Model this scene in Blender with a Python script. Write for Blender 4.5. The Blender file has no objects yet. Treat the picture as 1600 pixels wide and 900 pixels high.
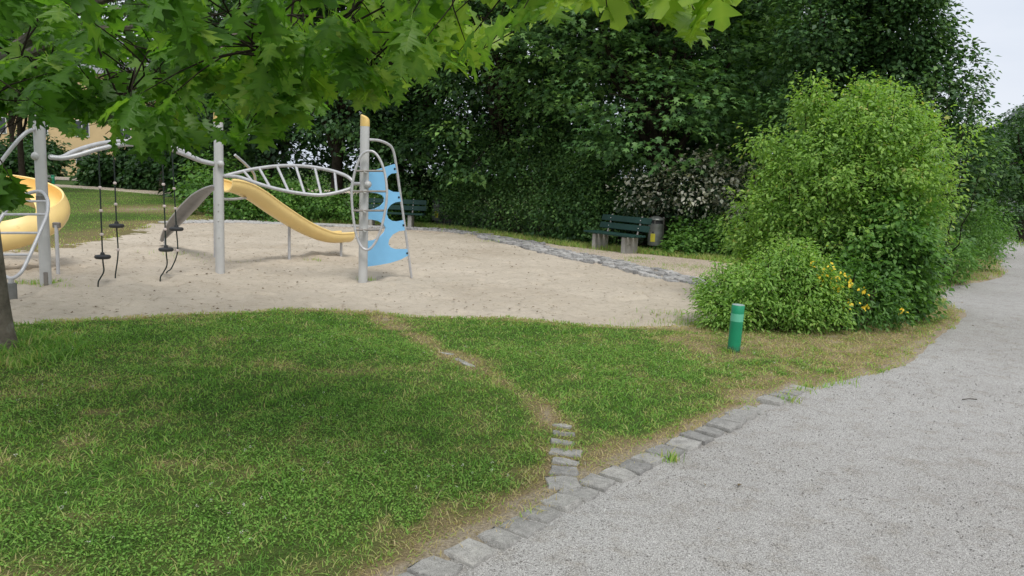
import bpy, math, random
import numpy as np
from mathutils import Matrix, Vector

random.seed(7)
rng = np.random.default_rng(11)
D = bpy.data
S = bpy.context.scene
COL = S.collection
R = math.radians

# ------------------------------------------------------------------ camera
CAM_H, FPX, HORIZON_Y, ROLL = 1.65, 1232.0, 275.0, R(2.3)
PITCH = math.atan((450 - HORIZON_Y) / FPX)
FWD = np.array([0, math.cos(PITCH), -math.sin(PITCH)])
_R0 = np.array([1.0, 0, 0]); _U0 = np.array([0, math.sin(PITCH), math.cos(PITCH)])
RIGHT = _R0 * math.cos(ROLL) + _U0 * math.sin(ROLL)
UP = _U0 * math.cos(ROLL) - _R0 * math.sin(ROLL)
EYE = np.array([0, 0, CAM_H])
cd = D.cameras.new('camera'); cam = D.objects.new('camera', cd); COL.objects.link(cam)
cd.sensor_fit = 'HORIZONTAL'; cd.sensor_width = 36.0; cd.lens = 36.0 * FPX / 1600.0
cd.clip_start = 0.05; cd.clip_end = 2000
m = Matrix.Identity(4)
for i in range(3):
    m[i][0] = RIGHT[i]; m[i][1] = UP[i]; m[i][2] = -FWD[i]; m[i][3] = EYE[i]
cam.matrix_world = m
S.camera = cam

# ------------------------------------------------------------------ light
SUN_EL, SUN_AZ = R(58), R(160)          # azimuth from +Y, clockwise
w = D.worlds.new('World'); S.world = w; w.use_nodes = True
nt = w.node_tree; nt.nodes.clear()
wo = nt.nodes.new('ShaderNodeOutputWorld'); bg = nt.nodes.new('ShaderNodeBackground')
sky = nt.nodes.new('ShaderNodeTexSky'); sky.sky_type = 'NISHITA'; sky.sun_disc = False
sky.sun_elevation = SUN_EL; sky.sun_rotation = SUN_AZ
sky.air_density = 1.0; sky.dust_density = 6.0; sky.ozone_density = 1.0
hs = nt.nodes.new('ShaderNodeHueSaturation'); hs.inputs['Saturation'].default_value = 0.22
nz = nt.nodes.new('ShaderNodeTexNoise'); nz.inputs['Scale'].default_value = 2.2; nz.inputs['Detail'].default_value = 5
tc = nt.nodes.new('ShaderNodeTexCoord')
mpw = nt.nodes.new('ShaderNodeMapping'); mpw.inputs['Scale'].default_value = (1, 1, 3.2)
cr = nt.nodes.new('ShaderNodeValToRGB')
cr.color_ramp.elements[0].position = 0.35; cr.color_ramp.elements[0].color = (5.1, 5.6, 6.45, 1)
cr.color_ramp.elements[1].position = 0.68; cr.color_ramp.elements[1].color = (6.7, 7.0, 7.5, 1)
mx = nt.nodes.new('ShaderNodeMix'); mx.data_type = 'RGBA'; mx.inputs[0].default_value = 0.85
nt.links.new(tc.outputs['Generated'], mpw.inputs[0]); nt.links.new(mpw.outputs[0], nz.inputs['Vector'])
nt.links.new(nz.outputs['Fac'], cr.inputs[0])
nt.links.new(sky.outputs[0], hs.inputs['Color']); nt.links.new(hs.outputs[0], mx.inputs[6])
nt.links.new(cr.outputs[0], mx.inputs[7]); nt.links.new(mx.outputs[2], bg.inputs[0])
bg.inputs['Strength'].default_value = 0.1
nt.links.new(bg.outputs[0], wo.inputs[0])
sl = D.lights.new('sun', 'SUN'); sl.energy = 1.5; sl.angle = R(20); sl.color = (1, 0.965, 0.91)
so = D.objects.new('sun', sl); COL.objects.link(so)
sd_ = Vector((math.sin(SUN_AZ) * math.cos(SUN_EL), math.cos(SUN_AZ) * math.cos(SUN_EL), math.sin(SUN_EL)))
so.location = (0, -5, 30); so.rotation_euler = sd_.to_track_quat('Z', 'Y').to_euler()
S.view_settings.view_transform = 'Standard'; S.view_settings.look = 'None'
S.view_settings.exposure = 0.6; S.view_settings.gamma = 1.0
S.view_settings.use_curve_mapping = False

# ------------------------------------------------------------------ helpers
def ray(px, py): return FWD * FPX + RIGHT * (px - 800) + UP * (450 - py)
def G(px, py, z=0.0):                     # pixel -> point on the level z
    d = ray(px, py); return EYE + d * ((z - CAM_H) / d[2])
def P(px, py, Y):                         # pixel -> point at world depth Y
    d = ray(px, py); return EYE + d * (Y / d[1])
def G2(pts): return np.array([G(*p)[:2] for p in pts])
def proj(V):
    q = np.asarray(V) - EYE; wv = q @ FWD
    ws = np.where(np.abs(wv) < 1e-6, 1e-6, wv)
    return 800 + FPX * (q @ RIGHT) / ws, 450 - FPX * (q @ UP) / ws, wv

_perm = np.random.default_rng(3).random((257, 257))
def vnoise(x, y):
    xi = np.floor(x).astype(int); yi = np.floor(y).astype(int)
    fx = x - xi; fy = y - yi; fx = fx * fx * (3 - 2 * fx); fy = fy * fy * (3 - 2 * fy)
    a = _perm[xi % 256, yi % 256]; b = _perm[(xi + 1) % 256, yi % 256]
    c = _perm[xi % 256, (yi + 1) % 256]; d = _perm[(xi + 1) % 256, (yi + 1) % 256]
    return (a * (1 - fx) + b * fx) * (1 - fy) + (c * (1 - fx) + d * fx) * fy
def fbm(x, y, s, o=4):
    t = 0; amp = 1; tot = 0
    for k in range(o):
        t = t + amp * vnoise(x * s + 17.3 * k, y * s + 9.1 * k); tot += amp; amp *= .5; s *= 2.03
    return t / tot

def sdist(pts, poly):                     # >0 inside
    x, y = pts[:, 0], pts[:, 1]; n = len(poly)
    inside = np.zeros(len(x), bool); dm = np.full(len(x), 1e9)
    for i in range(n):
        a = poly[i]; b = poly[(i + 1) % n]
        e = b - a; t = np.clip(((x - a[0]) * e[0] + (y - a[1]) * e[1]) / (e @ e + 1e-12), 0, 1)
        dm = np.minimum(dm, np.hypot(x - a[0] - t * e[0], y - a[1] - t * e[1]))
        c = ((a[1] > y) != (b[1] > y))
        with np.errstate(divide='ignore', invalid='ignore'):
            xi = (b[0] - a[0]) * (y - a[1]) / (b[1] - a[1]) + a[0]
        inside ^= c & (x < xi)
    return np.where(inside, dm, -dm)
def ldist(pts, line):
    dm = np.full(len(pts), 1e9)
    for i in range(len(line) - 1):
        a = line[i]; e = line[i + 1] - a
        t = np.clip(((pts - a) @ e) / (e @ e + 1e-12), 0, 1)
        dm = np.minimum(dm, np.hypot(*(pts - a - t[:, None] * e).T))
    return dm

def cat(pts, n=8, closed=False):          # Catmull-Rom
    p = np.array(pts, float)
    if closed: q = np.vstack([p[-1], p, p[0], p[1]])
    else: q = np.vstack([2 * p[0] - p[1], p, 2 * p[-1] - p[-2]])
    out = []
    for i in range(1, len(q) - 2):
        for k in range(n):
            t = k / n
            out.append(.5 * ((2 * q[i]) + (-q[i-1] + q[i+1]) * t + (2*q[i-1] - 5*q[i] + 4*q[i+1] - q[i+2]) * t*t
                             + (-q[i-1] + 3*q[i] - 3*q[i+1] + q[i+2]) * t**3))
    if not closed: out.append(q[-2])
    return np.array(out)

ORG = {}
def org(parent): return ORG.get(parent.name, np.zeros(3)) if parent else np.zeros(3)

def np_mesh(name, V, F, mat, parent=None, attrs=None, smooth=False, kind=None, uv=None):
    """V (N,3); F list of (k,n) int arrays"""
    me = D.meshes.new(name)
    V = np.asarray(V, np.float32) - org(parent).astype(np.float32)
    me.vertices.add(len(V)); me.vertices.foreach_set('co', V.ravel())
    F = [np.asarray(f, np.int32) for f in F if len(f)]
    tot = np.concatenate([np.full(len(f), f.shape[1], np.int32) for f in F])
    idx = np.concatenate([f.ravel() for f in F])
    me.loops.add(len(idx)); me.loops.foreach_set('vertex_index', idx)
    me.polygons.add(len(tot))
    st = np.zeros(len(tot), np.int32); st[1:] = np.cumsum(tot)[:-1]
    me.polygons.foreach_set('loop_start', st)
    if smooth: me.polygons.foreach_set('use_smooth', np.ones(len(tot), bool))
    me.update(calc_edges=True)
    for k, a in (attrs or {}).items():
        at = me.attributes.new(k, 'FLOAT', 'POINT'); at.data.foreach_set('value', np.asarray(a, np.float32))
    me.validate()
    if mat: me.materials.append(mat)
    return link(name, me, parent, kind)
def link(name, me, parent=None, kind=None):
    o = D.objects.new(name, me); COL.objects.link(o)
    if parent: o.parent = parent; ORG[o.name] = org(parent)
    if kind: o['kind'] = kind
    return o
def thing(name, label, cat_, loc, group=None):
    o = D.objects.new(name, None); COL.objects.link(o); o.location = loc
    o.empty_display_size = .2
    ORG[o.name] = np.array(loc, float); tag(o, label, cat_, group); return o
def tag(o, label, cat_, group=None, kind=None):
    o['label'] = label; o['category'] = cat_
    if group: o['group'] = group
    if kind: o['kind'] = kind
    return o

class MB:
    def __init__(s): s.v = []; s.f = {}; s.n = 0
    def add(s, V, F):
        V = np.asarray(V, float)
        for f in F: s.f.setdefault(len(f), []).append([i + s.n for i in f])
        s.v.append(V); s.n += len(V); return s
    def tube(s, pts, r, sides=10, closed=False, cap=True):
        p = np.asarray(pts, float); n = len(p); r = np.broadcast_to(r, (n,))
        if closed: t = np.roll(p, -1, 0) - np.roll(p, 1, 0)
        else: t = np.gradient(p, axis=0)
        t /= np.linalg.norm(t, axis=1)[:, None] + 1e-12
        ref = np.array([0, 0, 1.0]) if abs(t[0][2]) < .9 else np.array([1.0, 0, 0])
        u = np.cross(ref, t[0]); u /= np.linalg.norm(u); V = []
        for i in range(n):
            u = u - t[i] * (u @ t[i]); u /= np.linalg.norm(u); v = np.cross(t[i], u)
            for k in range(sides):
                a = 2 * math.pi * k / sides
                V.append(p[i] + r[i] * (math.cos(a) * u + math.sin(a) * v))
        F = []
        for i in range(n if closed else n - 1):
            j = (i + 1) % n
            for k in range(sides):
                k2 = (k + 1) % sides
                F.append((i*sides+k, i*sides+k2, j*sides+k2, j*sides+k))
        if cap and not closed:
            F.append(tuple(range(sides))[::-1]); F.append(tuple((n-1)*sides+k for k in range(sides)))
        return s.add(V, F)
    def lathe(s, prof, c, sides=20, axis=None):   # prof [(r,z)]
        V = []; c = np.asarray(c, float)
        for r_, z in prof:
            for k in range(sides):
                a = 2 * math.pi * k / sides
                V.append((r_ * math.cos(a), r_ * math.sin(a), z))
        V = np.array(V)
        if axis is not None:
            q = Vector((0, 0, 1)).rotation_difference(Vector(axis)).to_matrix()
            V = V @ np.array(q).T
        F = []; n = len(prof)
        for i in range(n - 1):
            for k in range(sides):
                k2 = (k + 1) % sides
                F.append((i*sides+k, i*sides+k2, (i+1)*sides+k2, (i+1)*sides+k))
        F.append(tuple(range(sides))[::-1]); F.append(tuple((n-1)*sides+k for k in range(sides)))
        return s.add(V + c, F)
    def box(s, c, size, M=None, bev=0.0):
        x, y, z = [q / 2 for q in size]; b = min(bev, x * .9, y * .9, z * .9)
        if b <= 0:
            V = np.array([(i, j, k) for k in (-z, z) for j in (-y, y) for i in (-x, x)])
            F = [(0,2,3,1),(4,5,7,6),(0,1,5,4),(2,6,7,3),(0,4,6,2),(1,3,7,5)]
        else:
            V = []; F = []
            def oct_(zz, ix, iy): return [(-ix+b*0,-iy+0,zz)]
            prof = [(-z, b), (-z + b, 0), (z - b, 0), (z, b)]
            for zz, ins in prof:
                X, Y = x - ins, y - ins
                for (sx, sy, o) in ((-1,-1,0),(-1,-1,1),(1,-1,1),(1,-1,0),(1,1,0),(1,1,1),(-1,1,1),(-1,1,0)):
                    V.append((sx * (X - (b * .7 if o else 0)), sy * (Y - (0 if o else b * .7)), zz))
            for i in range(3):
                for k in range(8):
                    k2 = (k + 1) % 8
                    F.append((i*8+k, i*8+k2, (i+1)*8+k2, (i+1)*8+k))
            F.append(tuple(range(8))[::-1]); F.append(tuple(24 + k for k in range(8)))
            V = np.array(V)
        if M is not None: V = V @ np.asarray(M).T
        return s.add(V + np.asarray(c, float), F)
    def ball(s, c, r, nu=12, nv=8):
        return s.lathe([(max(1e-4, r * math.sin(math.pi * i / nv)), -r * math.cos(math.pi * i / nv)) for i in range(nv + 1)], c, nu)
    def sweep(s, path, prof, up=(0, 0, 1), roll=None):   # open profile (u sideways, v up) with thickness given in prof loop
        p = np.asarray(path, float); t = np.gradient(p, axis=0); t /= np.linalg.norm(t, axis=1)[:, None]
        V = []; k = len(prof)
        for i in range(len(p)):
            sd = np.cross(t[i], up); sd /= np.linalg.norm(sd); vv = np.cross(sd, t[i])
            a = roll[i] if roll is not None else 0
            s2 = sd * math.cos(a) + vv * math.sin(a); v2 = vv * math.cos(a) - sd * math.sin(a)
            for (u, v) in prof: V.append(p[i] + s2 * u + v2 * v)
        F = []
        for i in range(len(p) - 1):
            for j in range(k):
                j2 = (j + 1) % k
                F.append((i*k+j, i*k+j2, (i+1)*k+j2, (i+1)*k+j))
        F.append(tuple(range(k))[::-1]); F.append(tuple((len(p)-1)*k+j for j in range(k)))
        return s.add(V, F)
    def mesh(s, name, mat, origin=np.zeros(3), smooth=False):
        me = D.meshes.new(name); V = np.vstack(s.v) - origin
        me.from_pydata(V.tolist(), [], [f for k in s.f.values() for f in k])
        if smooth: me.polygons.foreach_set('use_smooth', np.ones(len(me.polygons), bool))
        me.update()
        import bmesh
        bm = bmesh.new(); bm.from_mesh(me); bmesh.ops.recalc_face_normals(bm, faces=bm.faces); bm.to_mesh(me); bm.free()
        if smooth:
            try: me.set_sharp_from_angle(angle=R(40))
            except Exception: pass
        me.materials.append(mat); return me
    def build(s, name, mat, parent=None, smooth=True, kind=None):
        return link(name, s.mesh(name, mat, org(parent), smooth), parent, kind)

# ------------------------------------------------------------------ materials
def mat_new(name):
    m_ = D.materials.new(name); m_.use_nodes = True; n = m_.node_tree
    b = n.nodes['Principled BSDF']; return m_, n, b
def add(n, t, **kw):
    x = n.nodes.new(t)
    for k, v in kw.items(): setattr(x, k, v)
    return x
def ramp(n, fac, stops):
    r_ = add(n, 'ShaderNodeValToRGB'); e = r_.color_ramp.elements
    while len(e) < len(stops): e.new(.5)
    for q, (p_, c) in zip(e, stops): q.position = p_; q.color = (*c, 1)
    n.links.new(fac, r_.inputs[0]); return r_
def noise(n, scale, detail=4, rough=.55, vec=None):
    x = add(n, 'ShaderNodeTexNoise'); x.inputs['Scale'].default_value = scale
    x.inputs['Detail'].default_value = detail; x.inputs['Roughness'].default_value = rough
    if vec is not None: n.links.new(vec, x.inputs['Vector'])
    return x
def geo(n): return add(n, 'ShaderNodeNewGeometry').outputs['Position']
def bump(n, b, h, strength=.4, dist=.01):
    bp = add(n, 'ShaderNodeBump'); bp.inputs['Strength'].default_value = strength; bp.inputs['Distance'].default_value = dist
    n.links.new(h, bp.inputs['Height']); n.links.new(bp.outputs[0], b.inputs['Normal']); return bp
def mixc(n, fac, a, b_, mode='MIX'):
    x = add(n, 'ShaderNodeMix', data_type='RGBA', blend_type=mode)
    for s_, v in ((0, fac), (6, a), (7, b_)):
        if hasattr(v, 'links'): n.links.new(v, x.inputs[s_])
        elif isinstance(v, (int, float)): x.inputs[s_].default_value = v
        else: x.inputs[s_].default_value = (*v, 1)
    return x.outputs[2]
def attr(n, name):
    a = add(n, 'ShaderNodeAttribute'); a.attribute_name = name; return a.outputs['Fac']

def leaf_mat(name, stops, trans=.3, rough=.5, spec=.35):
    m_, n, b = mat_new(name)
    c = ramp(n, attr(n, 'tint'), stops)
    b.inputs['Roughness'].default_value = rough; b.inputs['Specular IOR Level'].default_value = spec
    n.links.new(c.outputs[0], b.inputs['Base Color'])
    tr = add(n, 'ShaderNodeBsdfTranslucent'); ms = add(n, 'ShaderNodeMixShader'); ms.inputs[0].default_value = trans
    n.links.new(mixc(n, 1.0, c.outputs[0], (1.25, 1.35, .55), 'MULTIPLY'), tr.inputs[0])
    n.links.new(b.outputs[0], ms.inputs[1]); n.links.new(tr.outputs[0], ms.inputs[2])
    n.links.new(ms.outputs[0], n.nodes['Material Output'].inputs[0]); return m_
def plain(name, col, rough=.5, metal=0, var=.12, scale=6, bumps=0.0, spec=.5, dirt=None):
    m_, n, b = mat_new(name)
    tcn = add(n, 'ShaderNodeTexCoord').outputs['Object']
    nz_ = noise(n, scale, 6, .65, tcn)
    c0 = tuple(max(0, x * (1 - var)) for x in col); c1 = tuple(min(1, x * (1 + var)) for x in col)
    c = ramp(n, nz_.outputs['Fac'], [(.3, c0), (.7, c1)]).outputs[0]
    if dirt:
        n2 = noise(n, dirt[1], 8, .7, tcn)
        f = ramp(n, n2.outputs['Fac'], [(dirt[2], (0, 0, 0)), (dirt[2] + .13, (1, 1, 1))])
        c = mixc(n, f.outputs[0], c, dirt[0])
    n.links.new(c, b.inputs['Base Color'])
    b.inputs['Roughness'].default_value = rough; b.inputs['Metallic'].default_value = metal
    b.inputs['Specular IOR Level'].default_value = spec
    if bumps: bump(n, b, noise(n, scale * 12, 5, .6, tcn).outputs['Fac'], bumps, .01)
    return m_

M = {}
M['steel'] = plain('painted_grey_steel', (.46, .46, .45), .42, 0, .08, 4, .05, .5, ((.25, .22, .18), 9, .66))
M['tube'] = plain('galvanised_tube', (.47, .47, .48), .4, .2, .14, 14, .06)
M['tube_dark'] = plain('worn_steel_tube', (.25, .23, .21), .4, .6, .2, 12, .05)
M['scoop'] = plain('brushed_steel_sheet', (.20, .20, .21), .38, .6, .15, 5, .03)
M['yellow'] = plain('yellow_plastic', (.90, .66, .27), .38, 0, .06, 2.5, .03, .5, ((.55, .36, .13), 5, .62))
M['cap'] = plain('yellow_cap_paint', (.66, .46, .16), .45, 0, .1, 5)
M['blue'] = plain('blue_panel_laminate', (.21, .49, .76), .42, 0, .05, 3, .02, .5, ((.22, .38, .52), 7, .64))
M['black'] = plain('black_rubber', (.018, .019, .02), .6, 0, .2, 8, .2)
M['rope'] = plain('dark_green_rope', (.012, .022, .018), .8, 0, .3, 60, .4)
M['bead'] = plain('pale_pink_bead', (.55, .47, .44), .45, 0, .1, 10)
M['concrete'] = plain('weathered_concrete', (.33, .32, .29), .9, 0, .18, 5, .35, .2, ((.15, .14, .11), 4, .58))
M['darkcon'] = plain('grey_concrete_foot', (.16, .16, .15), .9, 0, .2, 7, .35, .2)
M['bench'] = plain('dark_green_slats', (.012, .042, .034), .62, 0, .25, 5, .08, .25)
M['bin'] = plain('dented_galvanised_sheet', (.20, .21, .2), .4, .5, .2, 7, .12, .5, ((.1, .09, .08), 5, .6))
M['bolt'] = plain('dark_bolt', (.02, .02, .02), .4, .5, .1)
M['bolth'] = plain('bright_bolt', (.4, .4, .38), .35, .7, .1)
M['green'] = plain('green_bollard_paint', (.006, .24, .115), .45, 0, .12, 5, .04, .5, ((.02, .16, .09), 5, .6))
_n = M['green'].node_tree; _b = _n.nodes['Principled BSDF']; _c = _b.inputs['Base Color'].links[0].from_socket
_sx = add(_n, 'ShaderNodeSeparateXYZ'); _n.links.new(geo(_n), _sx.inputs[0])
_ad = add(_n, 'ShaderNodeMath', operation='MULTIPLY_ADD'); _n.links.new(noise(_n, 25, 5, .7, geo(_n)).outputs['Fac'], _ad.inputs[0]); _ad.inputs[1].default_value = .16; _n.links.new(_sx.outputs['Z'], _ad.inputs[2])
_n.links.new(mixc(_n, ramp(_n, _ad.outputs[0], [(.10, (.85, .85, .85)), (.17, (0, 0, 0))]).outputs[0], _c, (.05, .055, .035)), _b.inputs['Base Color'])   # mud splash at the foot
M['mint'] = plain('mint_reflective_band', (.12, .46, .30), .4, 0, .06, 6)
M['greentop'] = plain('grey_bollard_top', (.26, .33, .31), .6, 0, .1, 8)
M['sticker'] = plain('yellow_sticker', (.55, .50, .05), .5, 0, .1, 12, 0, .4, ((.25, .24, .06), 16, .6))
M['bark'] = plain('dark_bark', (.045, .036, .026), .95, 0, .45, 9, .9, .1)
M['oakbark'] = plain('oak_bark', (.17, .145, .115), .95, 0, .4, 10, .9, .1, ((.30, .29, .265), 2.4, .52))
M['twig'] = plain('twig_bark', (.022, .018, .012), .9, 0, .3, 20, 0, .1)
M['wall_y'] = plain('yellow_render', (.60, .44, .24), .9, 0, .08, .6, .1, .2)
M['roof_g'] = plain('grey_roof_tile', (.22, .22, .24), .8, 0, .15, 2)
M['roof_p'] = plain('pale_grey_roof', (.36, .37, .39), .8, 0, .12, 2)
M['wall_w'] = plain('pale_render', (.55, .54, .5), .9, 0, .08, .6)
M['glass'] = plain('window_glass', (.03, .035, .04), .08, 0, .1, 1)
M['frame'] = plain('white_frame', (.6, .6, .58), .5)
M['fence'] = plain('dark_fence_wood', (.03, .028, .022), .85, 0, .3, 8)

# leaves
M['lf_maple'] = leaf_mat('maple_leaf', [(0, (.022, .055, .02)), (.5, (.09, .20, .06)), (1, (.23, .40, .10))], .3)
M['lf_dark'] = leaf_mat('hornbeam_leaf', [(0, (.02, .052, .02)), (.5, (.065, .15, .045)), (1, (.15, .27, .07))], .28)
M['lf_mid'] = leaf_mat('mid_green_leaf', [(0, (.018, .05, .014)), (.5, (.04, .105, .026)), (1, (.085, .17, .04))], .3)
M['lf_bush'] = leaf_mat('yellow_green_leaf', [(0, (.11, .205, .045)), (.5, (.235, .40, .09)), (.88, (.34, .50, .11)), (1, (.46, .45, .15))], .45)
M['lf_dog'] = leaf_mat('fresh_green_leaf', [(0, (.045, .115, .026)), (.5, (.105, .235, .045)), (1, (.19, .34, .07))], .38)
M['lf_shrub'] = leaf_mat('light_shrub_leaf', [(0, (.11, .22, .05)), (.5, (.24, .42, .09)), (.9, (.36, .52, .13)), (1, (.46, .46, .2))], .45)
M['lf_var'] = leaf_mat('variegated_leaf', [(0, (.018, .045, .02)), (.45, (.045, .085, .04)), (.6, (.46, .48, .38)), (1, (.80, .77, .68))], .3)
M['lf_oak'] = leaf_mat('oak_leaf', [(0, (.065, .155, .025)), (.45, (.11, .245, .036)), (.8, (.19, .34, .05)), (1, (.31, .44, .07))], .6, .42, .4)
M['lf_pale'] = leaf_mat('pale_shoot_leaf', [(0, (.06, .12, .05)), (1, (.16, .23, .11))], .25)
M['petal_y'] = leaf_mat('yellow_petal', [(0, (.72, .48, .02)), (1, (.85, .66, .07))], .2)
M['petal_w'] = leaf_mat('white_petal', [(0, (.42, .42, .36)), (1, (.7, .7, .64))], .2)
M['grass'] = leaf_mat('grass_blade', [(0, (.125, .265, .05)), (.28, (.225, .42, .085)), (.48, (.34, .47, .125)), (.68, (.45, .42, .18)), (1, (.55, .44, .27))], .42, .6, .2)
M['straw'] = leaf_mat('dry_straw', [(0, (.32, .26, .12)), (1, (.5, .44, .27))], .2, .7, .2)

M['litter'] = leaf_mat('dead_leaf', [(0, (.10, .07, .04)), (1, (.22, .17, .10))], .1, .8, .2)

def ground_mat():
    m_, n, b = mat_new('soil_and_grass'); p = geo(n)
    a = noise(n, .45, 6, .6, p); c = noise(n, 18, 5, .7, p)
    c1 = ramp(n, a.outputs['Fac'], [(.35, (.035, .075, .018)), (.55, (.075, .125, .03)), (.7, (.15, .135, .06))])
    c2 = ramp(n, c.outputs['Fac'], [(.3, (.45, .45, .45)), (.7, (1.15, 1.15, 1.15))])
    n.links.new(mixc(n, 1, c1.outputs[0], c2.outputs[0], 'MULTIPLY'), b.inputs['Base Color'])
    b.inputs['Roughness'].default_value = 1; b.inputs['Specular IOR Level'].default_value = .1
    bump(n, b, c.outputs['Fac'], .8, .04); return m_
def lawn_mat():
    m_, n, b = mat_new('lawn_thatch'); p = geo(n)
    f = noise(n, 70, 5, .75, p); g = noise(n, 9, 4, .6, p)
    dry = attr(n, 'dry')
    c = ramp(n, dry, [(0, (.06, .11, .024)), (.35, (.11, .15, .04)), (.6, (.22, .185, .085)), (.85, (.32, .25, .15)), (1, (.40, .34, .25))])
    v = ramp(n, f.outputs['Fac'], [(.3, (.4, .4, .4)), (.7, (1.3, 1.3, 1.3))])
    n.links.new(mixc(n, 1, c.outputs[0], v.outputs[0], 'MULTIPLY'), b.inputs['Base Color'])
    b.inputs['Roughness'].default_value = 1; b.inputs['Specular IOR Level'].default_value = .1
    bump(n, b, f.outputs['Fac'], 1, .02); return m_
def sand_mat():
    m_, n, b = mat_new('play_sand'); p = geo(n)
    a = noise(n, .5, 5, .6, p); f = noise(n, 9, 9, .8, p); k = noise(n, 220, 3, .6, p)
    c = ramp(n, a.outputs['Fac'], [(.3, (.455, .39, .305)), (.5, (.52, .455, .365)), (.72, (.575, .505, .41))])
    v = ramp(n, f.outputs['Fac'], [(.345, (.42, .38, .33)), (.40, (.88, .87, .85)), (.5, (1.0, 1.0, 1.0)), (.75, (1.05, 1.05, 1.05))])
    c2 = mixc(n, 1, c.outputs[0], v.outputs[0], 'MULTIPLY')
    kk = ramp(n, k.outputs['Fac'], [(.25, (.7, .7, .7)), (.6, (1.06, 1.06, 1.06))])
    n.links.new(mixc(n, 1, c2, kk.outputs[0], 'MULTIPLY'), b.inputs['Base Color'])
    b.inputs['Roughness'].default_value = 1; b.inputs['Specular IOR Level'].default_value = .15
    bump(n, b, f.outputs['Fac'], .8, .05); return m_
def gravel_mat(name='fine_gravel', tint=(.97, .975, .98), fine=250):
    m_, n, b = mat_new(name); p = geo(n)
    vo = add(n, 'ShaderNodeTexVoronoi'); vo.inputs['Scale'].default_value = fine; n.links.new(p, vo.inputs['Vector'])
    vo2 = add(n, 'ShaderNodeTexVoronoi'); vo2.inputs['Scale'].default_value = fine * .52; n.links.new(p, vo2.inputs['Vector'])
    a = noise(n, .4, 6, .65, p); d = noise(n, 5, 7, .75, p); hf = noise(n, 420, 2, .6, p)
    sp = add(n, 'ShaderNodeSeparateColor'); n.links.new(vo.outputs['Color'], sp.inputs[0])
    c = ramp(n, sp.outputs[0], [(0, (.21, .203, .195)), (.25, (.38, .37, .357)), (.7, (.50, .49, .473)), (1, (.72, .71, .69))])
    e = ramp(n, vo.outputs['Distance'], [(0, (1.05, 1.05, 1.05)), (.45, (.95, .95, .95)), (.75, (.55, .55, .55))])
    c2 = mixc(n, .8, c.outputs[0], e.outputs[0], 'MULTIPLY')
    l = ramp(n, a.outputs['Fac'], [(.3, (.92 * tint[0], .90 * tint[1], .87 * tint[2])), (.7, (1.1 * tint[0], 1.09 * tint[1], 1.07 * tint[2]))])
    c3 = mixc(n, 1, c2, l.outputs[0], 'MULTIPLY')
    q = ramp(n, d.outputs['Fac'], [(.30, (.80, .765, .71)), (.5, (1.0, 1.0, 1.0)), (.7, (1.06, 1.06, 1.06))])
    n.links.new(mixc(n, 1, c3, q.outputs[0], 'MULTIPLY'), b.inputs['Base Color'])
    b.inputs['Roughness'].default_value = .95; b.inputs['Specular IOR Level'].default_value = .2
    h = add(n, 'ShaderNodeMath', operation='ADD'); n.links.new(vo.outputs['Distance'], h.inputs[0]); n.links.new(vo2.outputs['Distance'], h.inputs[1])
    bp = bump(n, b, h.outputs[0], .75, .006); bp.invert = True; return m_
def stone_mat(name, lo, hi, var=(.78, 1.17)):
    m_, n, b = mat_new(name); p = geo(n)
    inf = add(n, 'ShaderNodeObjectInfo')
    a = noise(n, 22, 7, .75, p); s_ = noise(n, 190, 3, .6, p)
    c = ramp(n, a.outputs['Fac'], [(.3, lo), (.7, hi)])
    v = ramp(n, inf.outputs['Random'], [(0, (var[0],) * 3), (1, (var[1], var[1] * .99, var[1] * .97))])
    k = ramp(n, s_.outputs['Fac'], [(.32, (.5, .5, .5)), (.5, (1, 1, 1)), (.7, (1.15, 1.15, 1.15))])
    c2 = mixc(n, 1, mixc(n, 1, c.outputs[0], v.outputs[0], 'MULTIPLY'), k.outputs[0], 'MULTIPLY')
    n.links.new(c2, b.inputs['Base Color']); b.inputs['Roughness'].default_value = .9; b.inputs['Specular IOR Level'].default_value = .25
    bump(n, b, a.outputs['Fac'], .7, .012); return m_
M['ground'] = ground_mat(); M['lawn'] = lawn_mat(); M['sand'] = sand_mat()
M['gravel'] = gravel_mat(); M['dirt'] = gravel_mat('sandy_walkway', (1.12, .98, .82), 90)
M['granite'] = stone_mat('granite_kerb_stone', (.20, .196, .185), (.39, .382, .36))
M['cobble'] = stone_mat('dark_granite_cobble', (.22, .215, .21), (.42, .415, .405), (.65, 1.4))
M['pebble'] = stone_mat('pebble_stone', (.26, .25, .235), (.5, .48, .45))

# ------------------------------------------------------------------ ground outlines (pixels on level ground)
SAND_FRONT = [(-260, 512), (0, 507), (100, 501), (200, 497), (300, 490), (430, 484), (520, 486), (600, 490), (750, 497), (870, 506), (1000, 512), (1095, 508)]
BAND = [(1125, 450), (1098, 443.5), (1050, 432), (1000, 420), (900, 401), (800, 377), (740, 365), (680, 359.5), (600, 356.5), (520, 353), (430, 349), (330, 346.5), (270, 349)]
KERB = [(655, 893), (760, 840), (870, 778), (1000, 717), (1100, 672), (1180, 632), (1245, 603)]
PATH_L = KERB + [(1330, 590), (1400, 572), (1440, 545), (1475, 515), (1512, 488), (1484, 477), (1464, 463), (1478, 448), (1540, 438), (1570, 426), (1562, 410), (1545, 393), (1530, 377), (1527, 366)]
kerb2 = G2(KERB); kd = kerb2[1] - kerb2[0]; kd /= np.linalg.norm(kd)
path_left = np.vstack([kerb2[0] - kd * 9, G2(PATH_L), [[21.5, 37], [26, 46]]])
path_poly = np.vstack([path_left, [[29, 46]], [G(1552, 358)[:2]], [G(1600, 387)[:2]], [[13.2, 16], [11.5, 8], [10.5, -8], [-6, -8]]])
sand_front = G2(SAND_FRONT)
band = cat(G2(BAND), 10)
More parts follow.
